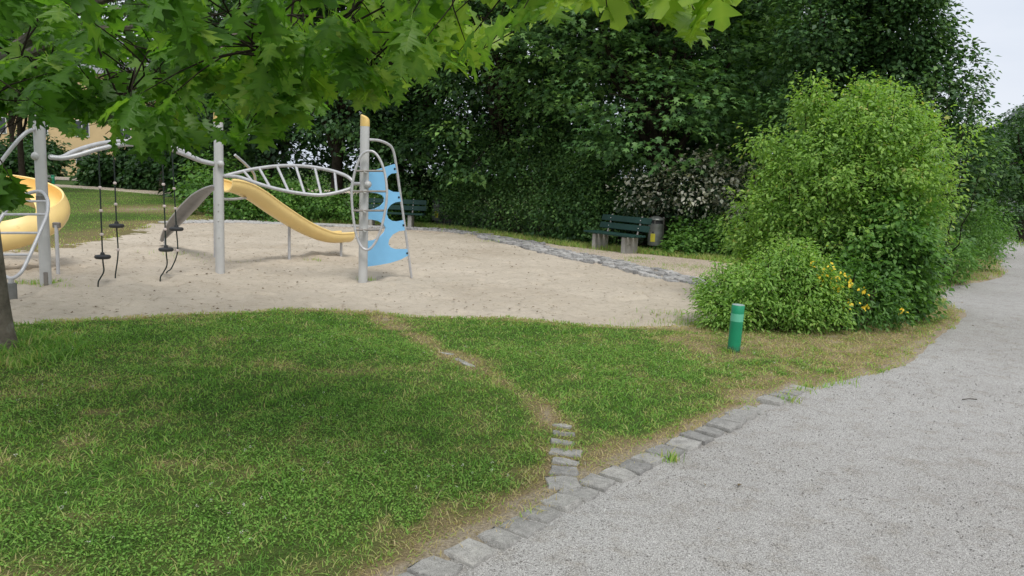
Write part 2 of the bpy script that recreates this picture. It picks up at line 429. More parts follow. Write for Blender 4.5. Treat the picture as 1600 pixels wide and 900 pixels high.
sand_poly = np.vstack([sand_front + [0, -.7], band, G2([(225, 349), (195, 364), (140, 379), (60, 391), (-100, 399), (-260, 404)])])
lawn_poly = np.vstack([sand_front, G2([(1130, 492), (1200, 462), (1300, 452), (1400, 447), (1480, 441), (1530, 380)]), [[19, 36]],
                       path_left[::-1], [[-14, -8], [-14, 6]]])
WALK_OUT = [(1180, 420), (1120, 408), (1040, 400), (960, 393), (880, 384), (800, 372), (740, 364), (690, 358), (640, 353.5), (560, 350), (430, 346.5)]
walk_poly = np.vstack([band + np.array([0, -.6]), G2(WALK_OUT)[::-1]])

def sheet(name, poly, x0, x1, y0, y1, step, hfun, mat, attrs=None, edge=.35, far=-.09):
    xs = np.arange(x0, x1 + step, step); ys = np.arange(y0, y1 + step, step)
    X, Y = np.meshgrid(xs, ys); pts = np.c_[X.ravel(), Y.ravel()]
    sdv = sdist(pts, poly); sdn = sdv + (fbm(pts[:, 0], pts[:, 1], 1.6, 4) - .5) * edge
    z = hfun(pts, sdn); nx = len(xs)
    keep = sdn > -.6
    idx = np.arange(len(pts)).reshape(X.shape)
    q = np.c_[idx[:-1, :-1].ravel(), idx[:-1, 1:].ravel(), idx[1:, 1:].ravel(), idx[1:, :-1].ravel()]
    q = q[keep[q].any(1)]
    used = np.unique(q); mp = np.full(len(pts), -1); mp[used] = np.arange(len(used))
    V = np.c_[pts[used], z[used]]
    at = {k: f(pts[used], sdn[used]) for k, f in (attrs or {}).items()}
    o = np_mesh(name, V, [mp[q]], mat, attrs=at, smooth=True); o['kind'] = 'structure'; return o

# base ground to the horizon
big = np.array([(-700, -300, -.10), (700, -300, -.10), (700, 900, -.10), (-700, 900, -.10)], float)
go = np_mesh('ground', big, [[(0, 1, 2, 3)]], M['ground']); go['kind'] = 'structure'

def lawn_h(p, sd): return np.clip(sd * .22, -.08, .012) + (fbm(p[:, 0], p[:, 1], .9, 3) - .5) * .03
BROWN = G2([(590, 497), (650, 528), (705, 557), (760, 588), (820, 622), (865, 655), (880, 700), (875, 765)])
kerb_l = np.vstack([kerb2[0] - kd * 9, kerb2])
BOLL = G(1146, 550)
def dryness(p):
    x, y = p[:, 0], p[:, 1]
    d = (fbm(x, y, 1.1, 5) - .5) * .55 + .26 + (fbm(x + 40, y, 7.0, 4) - .5) * .9
    lb = ldist(p, BROWN) + (fbm(x, y + 9, 2.2, 4) - .5) * .32
    d += .46 * np.exp(-(lb / .14) ** 2)
    lk = ldist(p, kerb_l) + (fbm(x + 5, y, 2.5, 4) - .5) * .25
    d += .58 * np.exp(-(lk / .30) ** 2)
    ls = ldist(p, sand_front) + (fbm(x + 8, y, 1.3, 4) - .5) * .35
    d += .34 * np.exp(-(ls / .20) ** 2)
    ve = np.clip((y - 6.55 - .10 * (2.6 - x) + (fbm(x, y + 3, 1.4, 4) - .5) * .9) / .7, 0, 1) * np.clip((x - 1.35 + (fbm(x + 7, y, 1.2, 3) - .5) * .8) / .5, 0, 1)
    d += .40 * ve
    return np.clip(d, 0, 1)
def bare(p):                              # worn spots where hardly any blade grows
    x, y = p[:, 0], p[:, 1]
    b = np.exp(-((ldist(p, BROWN) / .05) ** 2)) * .25
    lk = ldist(p, kerb_l); b = np.maximum(b, .75 * np.exp(-(lk / .12) ** 2))
    pe = ldist(p, path_left); b = np.maximum(b, .5 * np.exp(-(pe / .15) ** 2) * (y > 6.2))
    return b
lawn = sheet('lawn', lawn_poly, -14, 22, -4, 36, .12, lawn_h, M['lawn'],
             {'dry': lambda p, sd: np.clip(dryness(p) + .35 * bare(p) + np.clip(.18 - sd, 0, .3), 0, 1)})

DENTS = [(*G(550, 398)[:2], .5, .10), (*G(157, 446)[:2], .3, .06), (*G(253, 441)[:2], .35, .06), (*G(18, 462)[:2], .3, .05), (*G(575, 436)[:2], .35, .05), (*G(255, 395)[:2], .4, .07)] + [(x_, y_, r_, d_) for x_, y_, r_, d_ in zip(rng.uniform(-9, 3, 420), rng.uniform(8.3, 20, 420), rng.uniform(.07, .14, 420), rng.uniform(.015, .04, 420))]
def sand_h(p, sd):
    x, y = p[:, 0], p[:, 1]; dn = np.zeros(len(p))
    for cx, cy, r_, d_ in DENTS:
        k = np.where((np.abs(x - cx) < 3 * r_) & (np.abs(y - cy) < 3 * r_))[0]; q = ((x[k] - cx) ** 2 + (y[k] - cy) ** 2) / (r_ * r_)
        dn[k] += d_ * (.55 * np.exp(-((np.sqrt(q) - 1.5) / .4) ** 2) - np.exp(-q))
    r_ = (fbm(x, y, 2.6, 4) - .5) * .07 + (fbm(x + 30, y, 7.5, 3) - .5) * .055 + (fbm(x, y + 50, .6, 2) - .5) * .04
    return np.clip(sd * .25, -.09, 0) - .012 + r_ + dn - np.clip(sdist(p, lawn_poly) * .5 + .02, 0, .12)
sheet('sand_pit', sand_poly, -14, 4.5, 7.2, 24, .06, sand_h, M['sand'])
sheet('walkway', walk_poly, -9, 8, 12, 27, .14, lambda p, sd: np.clip(sd * .3, -.09, .006) + (fbm(p[:, 0], p[:, 1], 2, 3) - .5) * .012, M['dirt'])
sheet('gravel_path', path_poly, -6, 30, -6, 47, .14, lambda p, sd: np.clip(sd * .3, -.09, .0) - .004 + (fbm(p[:, 0], p[:, 1], .8, 3) - .5) * .014 + (fbm(p[:, 0], p[:, 1], 6, 2) - .5) * .006, M['gravel'])
# far lawn and the far paths on the left
far_lawn = np.vstack([G2([(-260, 404), (-100, 399), (60, 391), (140, 379), (195, 364), (225, 349), (330, 345), (330, 318)]), [[-17, 44]], [[-70, 58], [-70, 20], [-14, 7]]])
sheet('far_lawn', far_lawn, -60, -6, 6, 58, .5, lambda p, sd: np.clip(sd * .1, -.08, .02) + (fbm(p[:, 0], p[:, 1], .5, 3) - .5) * .03, M['lawn'],
      {'dry': lambda p, sd: np.clip(fbm(p[:, 0], p[:, 1], .35, 5) * .8 - .1 + .3 * np.exp(-(sd / 1.2) ** 2) + .6 * np.exp(-(((p[:, 0] + 12.6) / 1.3) ** 2 + ((p[:, 1] - 27.5) / 2.6) ** 2)), 0, 1)}, edge=.6)
fp = np.array([[-60, 59], [-40, 51.5], [-22, 42.5], [-14, 36.5], [-9, 33]])
fp_poly = np.vstack([fp, (fp + [1.2, 2.6])[::-1]])
sheet('far_path', fp_poly, -60, -6, 30, 63, .5, lambda p, sd: np.clip(sd * .3, -.09, .04), M['dirt'], edge=.1)
fp2 = np.array([[-62, 74], [-30, 62], [-10, 57]]); fp2_poly = np.vstack([fp2, (fp2 + [.6, 3])[::-1]])
sheet('far_path', fp2_poly, -62, -8, 56, 78, .6, lambda p, sd: np.clip(sd * .3, -.09, .03), M['dirt'], edge=.1)

# ------------------------------------------------------------------ stones
def stone_mesh(name, mat, seed):
    r_ = np.random.default_rng(seed); b = MB()
    V = []; n = 4
    # rounded irregular block, unit footprint, top at 0, bottom at -1
    ring = [(-.5, -.5), (0, -.5), (.5, -.5), (.5, 0), (.5, .5), (0, .5), (-.5, .5), (-.5, 0)]
    jit = r_.normal(0, .035, (8, 2))
    for z, k in ((-1, .98), (-.20, 1.0), (-.05, .975), (0, .91)):
        for i, (x, y) in enumerate(ring):
            kk = k * (.965 if i % 2 == 0 else 1.0)
            V.append(((x + jit[i][0]) * kk, (y + jit[i][1]) * kk, z + (r_.normal(0, .035) if z > -.5 else 0)))
    V.append((0, 0, r_.normal(.0, .03)))
    F = []
    for i in range(3):
        for k in range(8):
            k2 = (k + 1) % 8; F.append((i*8+k, i*8+k2, (i+1)*8+k2, (i+1)*8+k))
    for k in range(8): F.append((24 + k, 24 + (k + 1) % 8, 32))
    b.add(V, F); me = b.mesh(name, mat, smooth=True); return me
KST = [stone_mesh('stone', M['granite'], i) for i in range(6)]
CST = [stone_mesh('cobble', M['cobble'], 20 + i) for i in range(5)]
def put_stone(meshes, name, parent, x, y, z, ang, sx, sy, sz, i):
    o = D.objects.new(name, meshes[i % len(meshes)]); COL.objects.link(o); o.parent = parent
    flip = math.pi * (i // 3 % 2)
    o.matrix_local = Matrix.Translation((x, y, z)) @ Matrix.Rotation(ang + flip, 4, 'Z') @ Matrix.Rotation(random.gauss(0, .035), 4, 'X') @ Matrix.Rotation(random.gauss(0, .035), 4, 'Y') @ Matrix.Diagonal((sx, sy, sz, 1))
    return o
kerb = D.objects.new('kerb', None); COL.objects.link(kerb); kerb['kind'] = 'structure'
kl = cat(np.vstack([kerb2[0] - kd * 1.6, kerb2[0] - kd * .8, kerb2]), 12)
seg = np.r_[0, np.cumsum(np.linalg.norm(np.diff(kl, axis=0), axis=1))]
s_ = .1; i = 0
while s_ < seg[-1] - .1:
    ln = random.uniform(.15, .205); c = s_ + ln / 2
    x = np.interp(c, seg, kl[:, 0]); y = np.interp(c, seg, kl[:, 1])
    x2 = np.interp(c + .1, seg, kl[:, 0]); y2 = np.interp(c + .1, seg, kl[:, 1])
    a = math.atan2(y2 - y, x2 - x); px_, py_, _ = proj(np.array([[x, y, 0]]))
    gap = (1172 < px_[0] < 1192)
    if not gap:
        far_ = max(0, (px_[0] - 1190) / 60) if px_[0] > 1190 else 0
        put_stone(KST, 'stone', kerb, x + math.sin(a) * .05 + random.gauss(0, .006), y - math.cos(a) * .05, (.017) + random.gauss(0, .004) - .006 * min(1, far_), a + random.gauss(0, .05),
                  ln - .010, random.uniform(.15, .19), .13, i)
    s_ += ln + random.uniform(.004, .014); i += 1
row = D.objects.new('stone_row', None); COL.objects.link(row); row['kind'] = 'structure'
for k, (px_, py_, wd, dp) in enumerate([(879, 757, .19, .17), (880, 739, .20, .12), (882, 724, .17, .075), (883, 709, .2, .11), (879, 694, .15, .075), (881, 680, .15, .08), (878, 668, .14, .06), (720, 566, .22, .05), (735, 573, .2, .05), (690, 553, .26, .05)]):
    g = G(px_, py_); a_ = -.12 if k < 7 else -.75
    put_stone(KST, 'stone', row, g[0], g[1], .018 if k < 7 else .014, a_ + random.gauss(0, .16), wd * random.uniform(.85, 1.1), dp, .12, k + 2)

band_root = D.objects.new('cobble_band', None); COL.objects.link(band_root); band_root['kind'] = 'structure'
seg = np.r_[0, np.cumsum(np.linalg.norm(np.diff(band, axis=0), axis=1))]
tan = np.gradient(band, axis=0); tan /= np.linalg.norm(tan, axis=1)[:, None]
cob = []
for r_i in range(5):
    s_ = random.uniform(0, .1)
    while s_ < seg[-1]:
        ln = random.uniform(.15, .2)
        c = s_ + ln / 2; x = np.interp(c, seg, band[:, 0]); y = np.interp(c, seg, band[:, 1])
        tx = np.interp(c, seg, tan[:, 0]); ty = np.interp(c, seg, tan[:, 1]); off = (r_i - 2) * .195 + random.gauss(0, .006)
        X, Y = x + ty * off * -1, y + tx * off
        if not (r_i in (0, 4) and vnoise(np.array([c * .9]), np.array([r_i * 7.]))[0] < .42):
            cob.append((X, Y, math.atan2(ty, tx), ln))
        s_ += ln + random.uniform(.008, .018)
cob.sort(key=lambda q: math.hypot(q[0], q[1]))
for k, (X, Y, a, ln) in enumerate(cob[:300]):
    put_stone(CST, 'cobble', band_root, X, Y, .036 + random.gauss(0, .009), a + random.gauss(0, .07), ln - .018, random.uniform(.145, .165), .12, k)
Vs, Fs = [], []
src = CST[0]; sv = np.array([v.co for v in src.vertices]); sf = [tuple(p.vertices) for p in src.polygons]
q4, q3 = [], []
for k, (X, Y, a, ln) in enumerate(cob[300:]):
    ca, sa = math.cos(a), math.sin(a); vv = sv * [ln, .16, .12]
    Vs.append(np.c_[X + vv[:, 0] * ca - vv[:, 1] * sa, Y + vv[:, 0] * sa + vv[:, 1] * ca, .034 + vv[:, 2]])
    for f in sf: (q4 if len(f) == 4 else q3).append([i + k * len(sv) for i in f])
if Vs:
    np_mesh('cobbles', np.vstack(Vs), [q4, q3], M['cobble'], band_root, smooth=True, kind='stuff')

# ------------------------------------------------------------------ leaf scattering
def basis(t, nrm):
    t = t / (np.linalg.norm(t, axis=1)[:, None] + 1e-9)
    x = np.cross(t, nrm); x /= np.linalg.norm(x, axis=1)[:, None] + 1e-9
    z = np.cross(x, t)
    return np.stack([x, t, z], axis=2)     # columns
def inst(tv, tf, pos, B, scl, widths=None):
    k = len(tv); T = np.broadcast_to(tv, (len(pos), k, 3)) * scl[:, None, None]
    if widths is not None: T = T * np.stack([widths, np.ones_like(widths), np.ones_like(widths)], 1)[:, None, :]
    V = np.einsum('nij,nkj->nki', B, T) + pos[:, None, :]
    F = []
    for f in tf:
        f = np.array(f)
        F.append((f[None] + (np.arange(len(pos)) * k)[:, None, None]).reshape(-1, f.shape[1]))
    return V.reshape(-1, 3), F
RHOMB = (np.array([(0, 0, 0), (-.36, .42, .09), (0, 1, -.10), (.36, .42, .09)]), [[(0, 2, 1), (0, 3, 2)]])
LEAF6 = (np.array([(0, 0, 0), (-.26, .25, .05), (-.30, .55, .05), (0, 1, -.16), (.30, .55, .05), (.26, .25, .05), (0, .5, -.03)]),
         [[(0, 6, 1), (1, 6, 2), (2, 6, 3), (3, 6, 4), (4, 6, 5), (5, 6, 0)]])
NARROW = (LEAF6[0] * [.62, 1, 1], LEAF6[1])
NARROW2 = (LEAF6[0] * [.78, 1, 1], LEAF6[1])
STAR = (np.array([(0, 0, 0), (-.42, .12, -.04), (-.2, .38, .05), (-.5, .66, -.05), (-.14, .62, .04), (0, 1.0, -.10), (.14, .62, .04), (.5, .66, -.05), (.2, .38, .05), (.42, .12, -.04)]),
        [[(0, 2, 1), (0, 8, 2), (0, 9, 8), (2, 4, 3), (2, 6, 4), (2, 8, 6), (4, 6, 5), (6, 8, 7)]])
def scatter(centers, npc, rad, lsize, flat=.35, droop=.35, out=None, tintbase=None, tilt=.45, tintvar=.16):
    """sprays of leaves: each centre gets npc leaves on a drooping, flattened pad"""
    M_ = len(centers); N = M_ * npc
    c = np.repeat(centers, npc, 0); th = rng.uniform(0, 2 * math.pi, N); rr = np.sqrt(rng.uniform(0, 1, N))
    radn = np.repeat(np.broadcast_to(rad, (M_,)), npc)
    off = np.c_[np.cos(th) * rr, np.sin(th) * rr, rng.normal(0, flat, N) - droop * rr ** 2] * radn[:, None]
    pos = c + off
    t = np.c_[np.cos(th), np.sin(th), rng.normal(-.45, .35, N)] + rng.normal(0, .45, (N, 3))
    if out is not None: t += np.repeat(out, npc, 0) * .5
    nrm = np.c_[rng.normal(0, tilt, N), rng.normal(0, tilt, N), np.ones(N)]
    if out is not None: nrm += np.repeat(out, npc, 0) * .45
    B = basis(t, nrm); s = lsize * rng.uniform(.45, 1.35, N)
    tb = np.repeat(tintbase if tintbase is not None else rng.normal(.45, .12, M_), npc)
    tint = np.clip(tb + rng.normal(0, tintvar, N), 0, 1)
    return pos, B, s, tint
def foliage(name, parent, tpl, data, mat, kind='stuff'):
    pos, B, s, tint = data
    V, F = inst(tpl[0], tpl[1], pos, B, s)
    return np_mesh(name, V, F, mat, parent, {'tint': np.repeat(tint, len(tpl[0]))}, kind=kind)
def lobe_points(lobes, n, inner=.55, zmin=None, face=None, lump=.2):
    """points near the shells of overlapping ellipsoids -> positions, outward directions"""
    vol = np.array([(r[0] * r[1] + r[1] * r[2] + r[0] * r[2]) for _, r in lobes]); vol = vol / vol.sum()
    P_, O_ = [], []
    for (c, r), f in zip(lobes, vol):
        k = int(n * f) + 1
        d = rng.normal(0, 1, (k * 3, 3)); d /= np.linalg.norm(d, axis=1)[:, None]
        if face is not None:
            keep = rng.random(len(d)) < np.where(d @ face > -.15, 1, .35); d = d[keep]
        d = d[:k]
        q = rng.uniform(inner, 1.0, len(d)) ** .6
        lum = 1 + lump * np.sin(d[:, 0] * 5 + c[0]) * np.cos(d[:, 2] * 6 + c[1]) + rng.normal(0, lump * .3, len(d))
        P_.append(np.array(c) + d * np.array(r) * (q * lum)[:, None]); O_.append(d)
    p = np.vstack(P_); o = np.vstack(O_)
    if zmin is not None: k = p[:, 2] > zmin; p, o = p[k], o[k]
    return p, o
def limb(b, a, e, r0, r1, sag=0., n=7, wob=.06):
    a = np.array(a, float); e = np.array(e, float); L = np.linalg.norm(e - a)
    t = np.linspace(0, 1, n)[:, None]; p = a + (e - a) * t
    p = p + np.sin(t * math.pi) * np.array([0, 0, sag]) + rng.normal(0, wob * L * .25, (n, 3)) * np.sin(t * math.pi)
    b.tube(p, np.linspace(r0, r1, n), 7); return p
def tree(label, base, h_trunk, r_trunk, lobes, nspray, npc, srad, lsize, mat, tpl=RHOMB, name='tree', group=None, zmin=.6, lean=(0, 0), flat=.22, droop=.5, bark=None, fork=1, tmean=.42, face=None, tilt=.4):
    base = np.array([base[0], base[1], -.06]); t = thing(name, label, 'tree', base, group)
    b = MB(); top = base + np.array([lean[0], lean[1], h_trunk])
    n = 8; tt = np.linspace(0, 1, n)[:, None]
    pts = base + (top - base) * tt + rng.normal(0, .03, (n, 3)) * np.sin(tt * math.pi)
    rad = r_trunk * (1 - .35 * tt[:, 0]); rad[0] *= 1.45; rad[1] *= 1.08
    b.tube(pts, rad, 12)
    for (c, r) in lobes:
        st = pts[int(rng.integers(4, n))]
        p = limb(b, st, np.array(c) + [0, 0, r[2] * .3], r_trunk * .45, .03, .2)
        for q in range(3):
            d = rng.normal(0, 1, 3); d /= np.linalg.norm(d)
            limb(b, p[int(rng.integers(2, 6))], np.array(c) + d * np.array(r) * .8, r_trunk * .16, .012, .1)
    b.build('trunk', bark or M['bark'], t)
    ctr, out = lobe_points(lobes, nspray, zmin=zmin, face=face)
    zr = np.array([c[2] for c, _ in lobes])
    tb = rng.normal(tmean, .22, len(ctr))
    foliage('crown', t, tpl, scatter(ctr, npc, srad, lsize, flat, droop, out, tb, tilt), mat); return t
def shrub(label, base, lobes, n, npc, srad, lsize, mat, tpl=RHOMB, name='shrub', group=None, flat=.5, droop=.4, cat_='shrub', tmean=.45, stems=9, zmin=.05, tilt=.5, inner=.45, tintvar=.16, lump=.2, tspread=.14):
    base = np.array([base[0], base[1], -.06]); t = thing(name, label, cat_, base, group); b = MB()
    for k in range(stems):
        c, r = lobes[k % len(lobes)]; d = rng.normal(0, 1, 3); d[2] = abs(d[2]); d /= np.linalg.norm(d)
        e = np.array(c) + d * np.array(r) * .85
        limb(b, base + [(c[0] - base[0]) * .35 + rng.normal(0, .08), (c[1] - base[1]) * .35 + rng.normal(0, .08), 0], e, .022, .006, .05, 6)
    b.build('stems', M['bark'], t, kind='stuff')
    ctr, out = lobe_points(lobes, n, inner=inner, zmin=zmin, lump=lump)
    tb = rng.normal(tmean, tspread, len(ctr))
    foliage('foliage', t, tpl, scatter(ctr, npc, srad, lsize, flat, droop, out, tb, tilt, tintvar), mat); return t, ctr, out

TOCAM = np.array([0, -.95, .3])
def lobes_for(x, y, z0, z1, r, n, seed, sx=1.0):
    q = np.random.default_rng(seed); L = []
    for k in range(n):
        f = (k + .5) / n; z = z0 + (z1 - z0) * f; a = q.uniform(0, 6.28) if k else -1.5
        w_ = math.sin(math.pi * min(1, .22 + f * .72)); rr = r * (.42 + .2 * q.random())
        L.append(((x + sx * math.cos(a) * (r - rr) * w_, y + math.sin(a) * (r - rr) * w_, z), (rr * sx, rr, rr * .72)))
    return L

# tree wall behind the benches
tree('spreading maple with forked trunk behind the bench and the bin', (3.9, 21.6), 2.6, .26,
     lobes_for(3.4, 21.4, 3.0, 11, 4.6, 15, 1), 1150, 36, .62, .16, M['lf_maple'], STAR, 'maple_tree', zmin=2.0, tmean=.5, flat=.12, droop=.3, face=TOCAM, tilt=.3)
tree('dark broadleaf tree rising behind the hedge between the two benches', (-.4, 25.6), 2.4, .22,
     lobes_for(-.4, 25.2, 2.4, 12, 4.5, 15, 2), 850, 36, .62, .15, M['lf_maple'], RHOMB, 'broadleaf_tree', zmin=1.4, tmean=.4, flat=.14, face=TOCAM, tilt=.3)
tree('dark tree with bare straight trunk behind the horizontal ladder', (-6.3, 28.0), 3.2, .24,
     lobes_for(-6.0, 27.6, 3.4, 12.5, 4.4, 14, 3), 800, 36, .62, .15, M['lf_dark'], RHOMB, 'broadleaf_tree', zmin=2.2, tmean=.42, flat=.15, face=TOCAM, tilt=.3)
tree('tall tree between maple and bush, sky showing through its crown', (7.2, 24.5), 3.0, .2,
     lobes_for(7.0, 24.2, 2.2, 11.5, 3.4, 14, 4), 900, 34, .55, .16, M['lf_maple'], RHOMB, 'broadleaf_tree', zmin=1.2, tmean=.38, face=TOCAM)
horn = lobes_for(7.05, 17.2, 1.0, 9.0, 1.75, 14, 5) + [((8.65, 17.0, 3.8), (.85, 1.0, .9)), ((8.9, 16.8, 2.3), (.85, 1.0, .9)), ((8.0, 17.2, 5.0), (.8, 1.0, .9)), ((8.4, 16.8, 1.0), (.9, .9, .9)), ((6.2, 17.2, 3.0), (1.0, 1.0, 1.2)), ((6.2, 17.2, 5.0), (1.0, 1.0, 1.2))]
tree('dense dark green hornbeam rising behind the yellow green bush', (7.6, 17.4), 1.8, .18, horn, 2100, 34, .38, .11, M['lf_dark'], RHOMB, 'hornbeam_tree', zmin=.4, tmean=.5, flat=.3, face=TOCAM)
# second row, closing the view
back = tree('dark woodland tree deep behind the maple', (1.5, 33), 3, .24, lobes_for(1.5, 33, 1.6, 13, 5, 14, 6), 760, 34, .8, .23, M['lf_dark'], RHOMB, 'woodland_tree', 'second row of trees', zmin=.4, tmean=.32, face=TOCAM)
def copy_tree(o, loc, rz, sc, label=None):
    r = o.copy(); COL.objects.link(r); r.location = loc; r.rotation_euler = (0, 0, rz); r.scale = (sc, sc, sc)
    if label: r['label'] = label
    for ch in o.children:
        c = ch.copy(); COL.objects.link(c); c.parent = r
    return r
for (x, y, rz, sc, lb) in ((5.6, 29.5, 1.3, .9, 'dark woodland tree close behind the maple, its trunk hidden'), (-4.6, 31, .5, 1.0, 'dark woodland tree deep behind the far bench'), (9.0, 31, -.5, .95, 'dark woodland tree deep between maple and hornbeam'), (-10.5, 34, .3, 1.0, 'dark woodland tree deep behind the scoop slide'), (-14.5, 40, .9, .75, 'dark woodland tree at the end of the far path')):
    copy_tree(back, (x, y, -.06), rz, sc, lb)
tree('dark leafy tree rising between the far bench and the hedge', (-3.4, 27.6), 2.2, .18, lobes_for(-3.4, 27.2, 1.8, 11, 3.4, 13, 15), 560, 34, .6, .16, M['lf_dark'], RHOMB, 'broadleaf_tree', zmin=.8, tmean=.4, flat=.15, face=TOCAM)

# far left trees, shrubs beyond the far path
tl = tree('slim park tree with bare trunk on the far lawn beyond the spiral slide', (-23.0, 37), 4.2, .15, lobes_for(-23, 37, 4.8, 11, 3.6, 9, 7), 330, 30, .7, .2, M['lf_mid'], RHOMB, 'park_tree', zmin=4.0, tmean=.5)
copy_tree(tl, (-19.6, 44, -.06), 2.0, 1.05, 'slim park tree beyond the far path, behind the hanging ropes')
copy_tree(tl, (-36, 57, -.06), 1.0, 1.25, 'large park tree in front of the yellow house')
copy_tree(tl, (-25, 63, -.06), 4.0, 1.3, 'large park tree beyond the second far path')
copy_tree(tl, (-12, 41, -.06), 5.0, 1.1, 'leafy park tree where the far path meets the wood')
fs = shrub('large leaved rounded shrub beyond the far path, behind the nearest rope pair', (-24.8, 49.5), [((-24.8, 49.5, 1.3), (1.9, 1.6, 1.5)), ((-26, 49.2, .9), (1.2, 1.2, 1.1)), ((-23.4, 49.6, 1.0), (1.2, 1.2, 1.2))], 260, 22, .4, .3, M['lf_mid'], LEAF6, 'far_shrub', tmean=.4)[0]
for (x, y, rz, sc, lb) in ((-20.8, 46.5, 1, .9, 'dark rounded shrub beyond the far path beside a bare trunk'), (-17.6, 45, 2.4, 1.1, 'dark rounded shrub at the wood end of the far path'),
                       (-30.6, 47, 3.3, .95, 'rounded shrub behind the spiral slide, left of the bollard'), (-33, 44, .6, 1.15, 'broad shrub on the far lawn behind the left tube arc'), (-14.5, 40, 4, 1.2, 'tall shrub closing the far path end'), (-42.5, 70, 2.2, 1.4, 'large shrub screening the yellow house, behind the first post')):
    copy_tree(fs, (x, y, -.06), rz, sc, lb)

# low shrubs behind the sand pit, left
ls = shrub('low spreading green shrub behind the grey scoop slide', (-7.9, 24.2), [((-8.4, 24.2, .5), (1.0, .8, .6)), ((-7.2, 24.0, .4), (1.0, .8, .5)), ((-7.8, 24.8, .9), (1.1, .8, .7))], 170, 24, .25, .11, M['lf_dog'], RHOMB, 'low_shrub', tmean=.5)[0]
for (x, y, rz, sc, lb) in ((-5.9, 24.9, 2.5, .9, 'low spreading green shrub behind the lower end of the yellow chute'), (-9.5, 26.5, 1.2, 1.3, 'taller green shrub at the end of the sandy patch'), (-4.2, 25.4, .4, .95, 'low green shrub beside the bench with the blue panel in front')):
    copy_tree(ls, (x, y, -.06), rz, sc, lb)

# clipped hedge between the two benches
hl = cat(np.array([G(700, 357)[:2], G(760, 364)[:2], G(830, 374)[:2], G(900, 383)[:2], G(935, 387)[:2]]) + [.25, 1.0], 4)
HL = []
for k, (x, y) in enumerate(hl[::2]):
    HL += [((x, y, .75), (.85, .8, .8)), ((x + .1, y + .15, 1.6), (.8, .75, .75)), ((x + .1, y + .5, 2.3 + .2 * math.sin(k)), (.8, .7, .6))]
shrub('dense dark green hedge between the two benches', (hl[8][0], hl[8][1]), HL, 1500, 24, .24, .085, M['lf_dark'], RHOMB, 'hedge', cat_='hedge', tmean=.62, stems=24, flat=.6, tilt=.6, inner=.6)
# variegated shrub and its neighbours behind the bench
shrub('variegated shrub with white and pinkish leaves behind bench and bin', (4.6, 19.6), [((3.7, 19.3, 1.5), (.7, .6, .7)), ((4.6, 18.9, 1.6), (.9, .7, .75)), ((5.3, 18.7, 1.4), (.8, .7, .85)), ((4.6, 19.2, 2.05), (.7, .6, .5)), ((2.9, 19.5, 1.35), (.4, .4, .6)), ((5.7, 18.2, .9), (.4, .4, .7))],
      300, 20, .26, .105, M['lf_var'], LEAF6, 'variegated_shrub', tmean=.5, tintvar=.12, flat=.4, tspread=.38)
shrub('dark understorey bush standing behind the bench', (2.2, 20.6), [((1.6, 20.6, .9), (1.0, .6, .9)), ((2.6, 20.9, 1.4), (1.0, .7, 1.0)), ((3.6, 20.6, .8), (.9, .6, .8)), ((5.2, 20.3, .8), (1.1, .6, .8))], 420, 24, .28, .10, M['lf_dark'], RHOMB, 'understorey_bush', tmean=.42)
shrub('fresh green low shrub growing around the litter bin', (4.7, 18.3), [((4.1, 18.6, .35), (.5, .5, .4)), ((4.7, 18.2, .4), (.7, .5, .5)), ((5.3, 18.0, .55), (.6, .5, .55)), ((3.9, 18.1, .15), (.6, .35, .22))], 230, 24, .2, .095, M['lf_dog'], RHOMB, 'low_shrub', tmean=.55)
shrub('dark shrub beside the bin on the far bench', (-3.3, 27.4), [((-3.4, 27.4, .9), (1.2, .8, .9)), ((-2.2, 27.3, 1.3), (1.0, .8, 1.2)), ((-4.4, 27.2, 1.3), (1.0, .8, 1.2))], 300, 24, .28, .11, M['lf_mid'], RHOMB, 'understorey_bush', tmean=.38)

# big yellow-green bush by the path
BB = [((4.3, 10.6, 1.55), (1.25, 1.0, 1.15)), ((4.85, 10.5, 2.3), (.95, .85, .75)), ((3.75, 10.6, 2.1), (.85, .8, .75)), ((4.4, 10.6, 2.75), (.75, .7, .42)), ((5.2, 10.7, 1.7), (.62, .7, .85)), ((3.3, 10.7, 1.4), (.7, .7, .65)),
      ((3.6, 10.9, 2.8), (.3, .3, .38)), ((4.35, 10.7, 3.0), (.3, .3, .30)), ((5.1, 10.7, 2.75), (.35, .35, .3)), ((3.1, 10.8, .8), (.55, .6, .5)), ((2.95, 10.9, 1.95), (.35, .35, .25))]
BB = [((4.5 + (c[0] - 4.35) * .74, c[1], c[2] * .93), (r[0] * .78, r[1], r[2] * .93)) for c, r in BB]
BB += [((3.4, 10.8, 1.25), (.5, .6, .55)), ((5.35, 10.8, 1.5), (.5, .6, .6)), ((4.4, 10.65, 2.6), (.42, .5, .36)), ((3.55, 10.75, .75), (.5, .6, .5)), ((3.85, 10.8, 2.85), (.2, .25, .28)), ((4.95, 10.7, 2.9), (.2, .2, .24)), ((5.35, 10.7, 2.45), (.2, .25, .28)), ((3.35, 10.8, 2.25), (.24, .25, .2))]
bsh = shrub('large rounded yellow green bush at the edge of the gravel path', (4.4, 10.7), BB, 2600, 22, .15, .058, M['lf_bush'], NARROW2, 'bush', cat_='bush', tmean=.5, stems=18, flat=.4, droop=.6, zmin=.35, inner=.5, lump=.4)
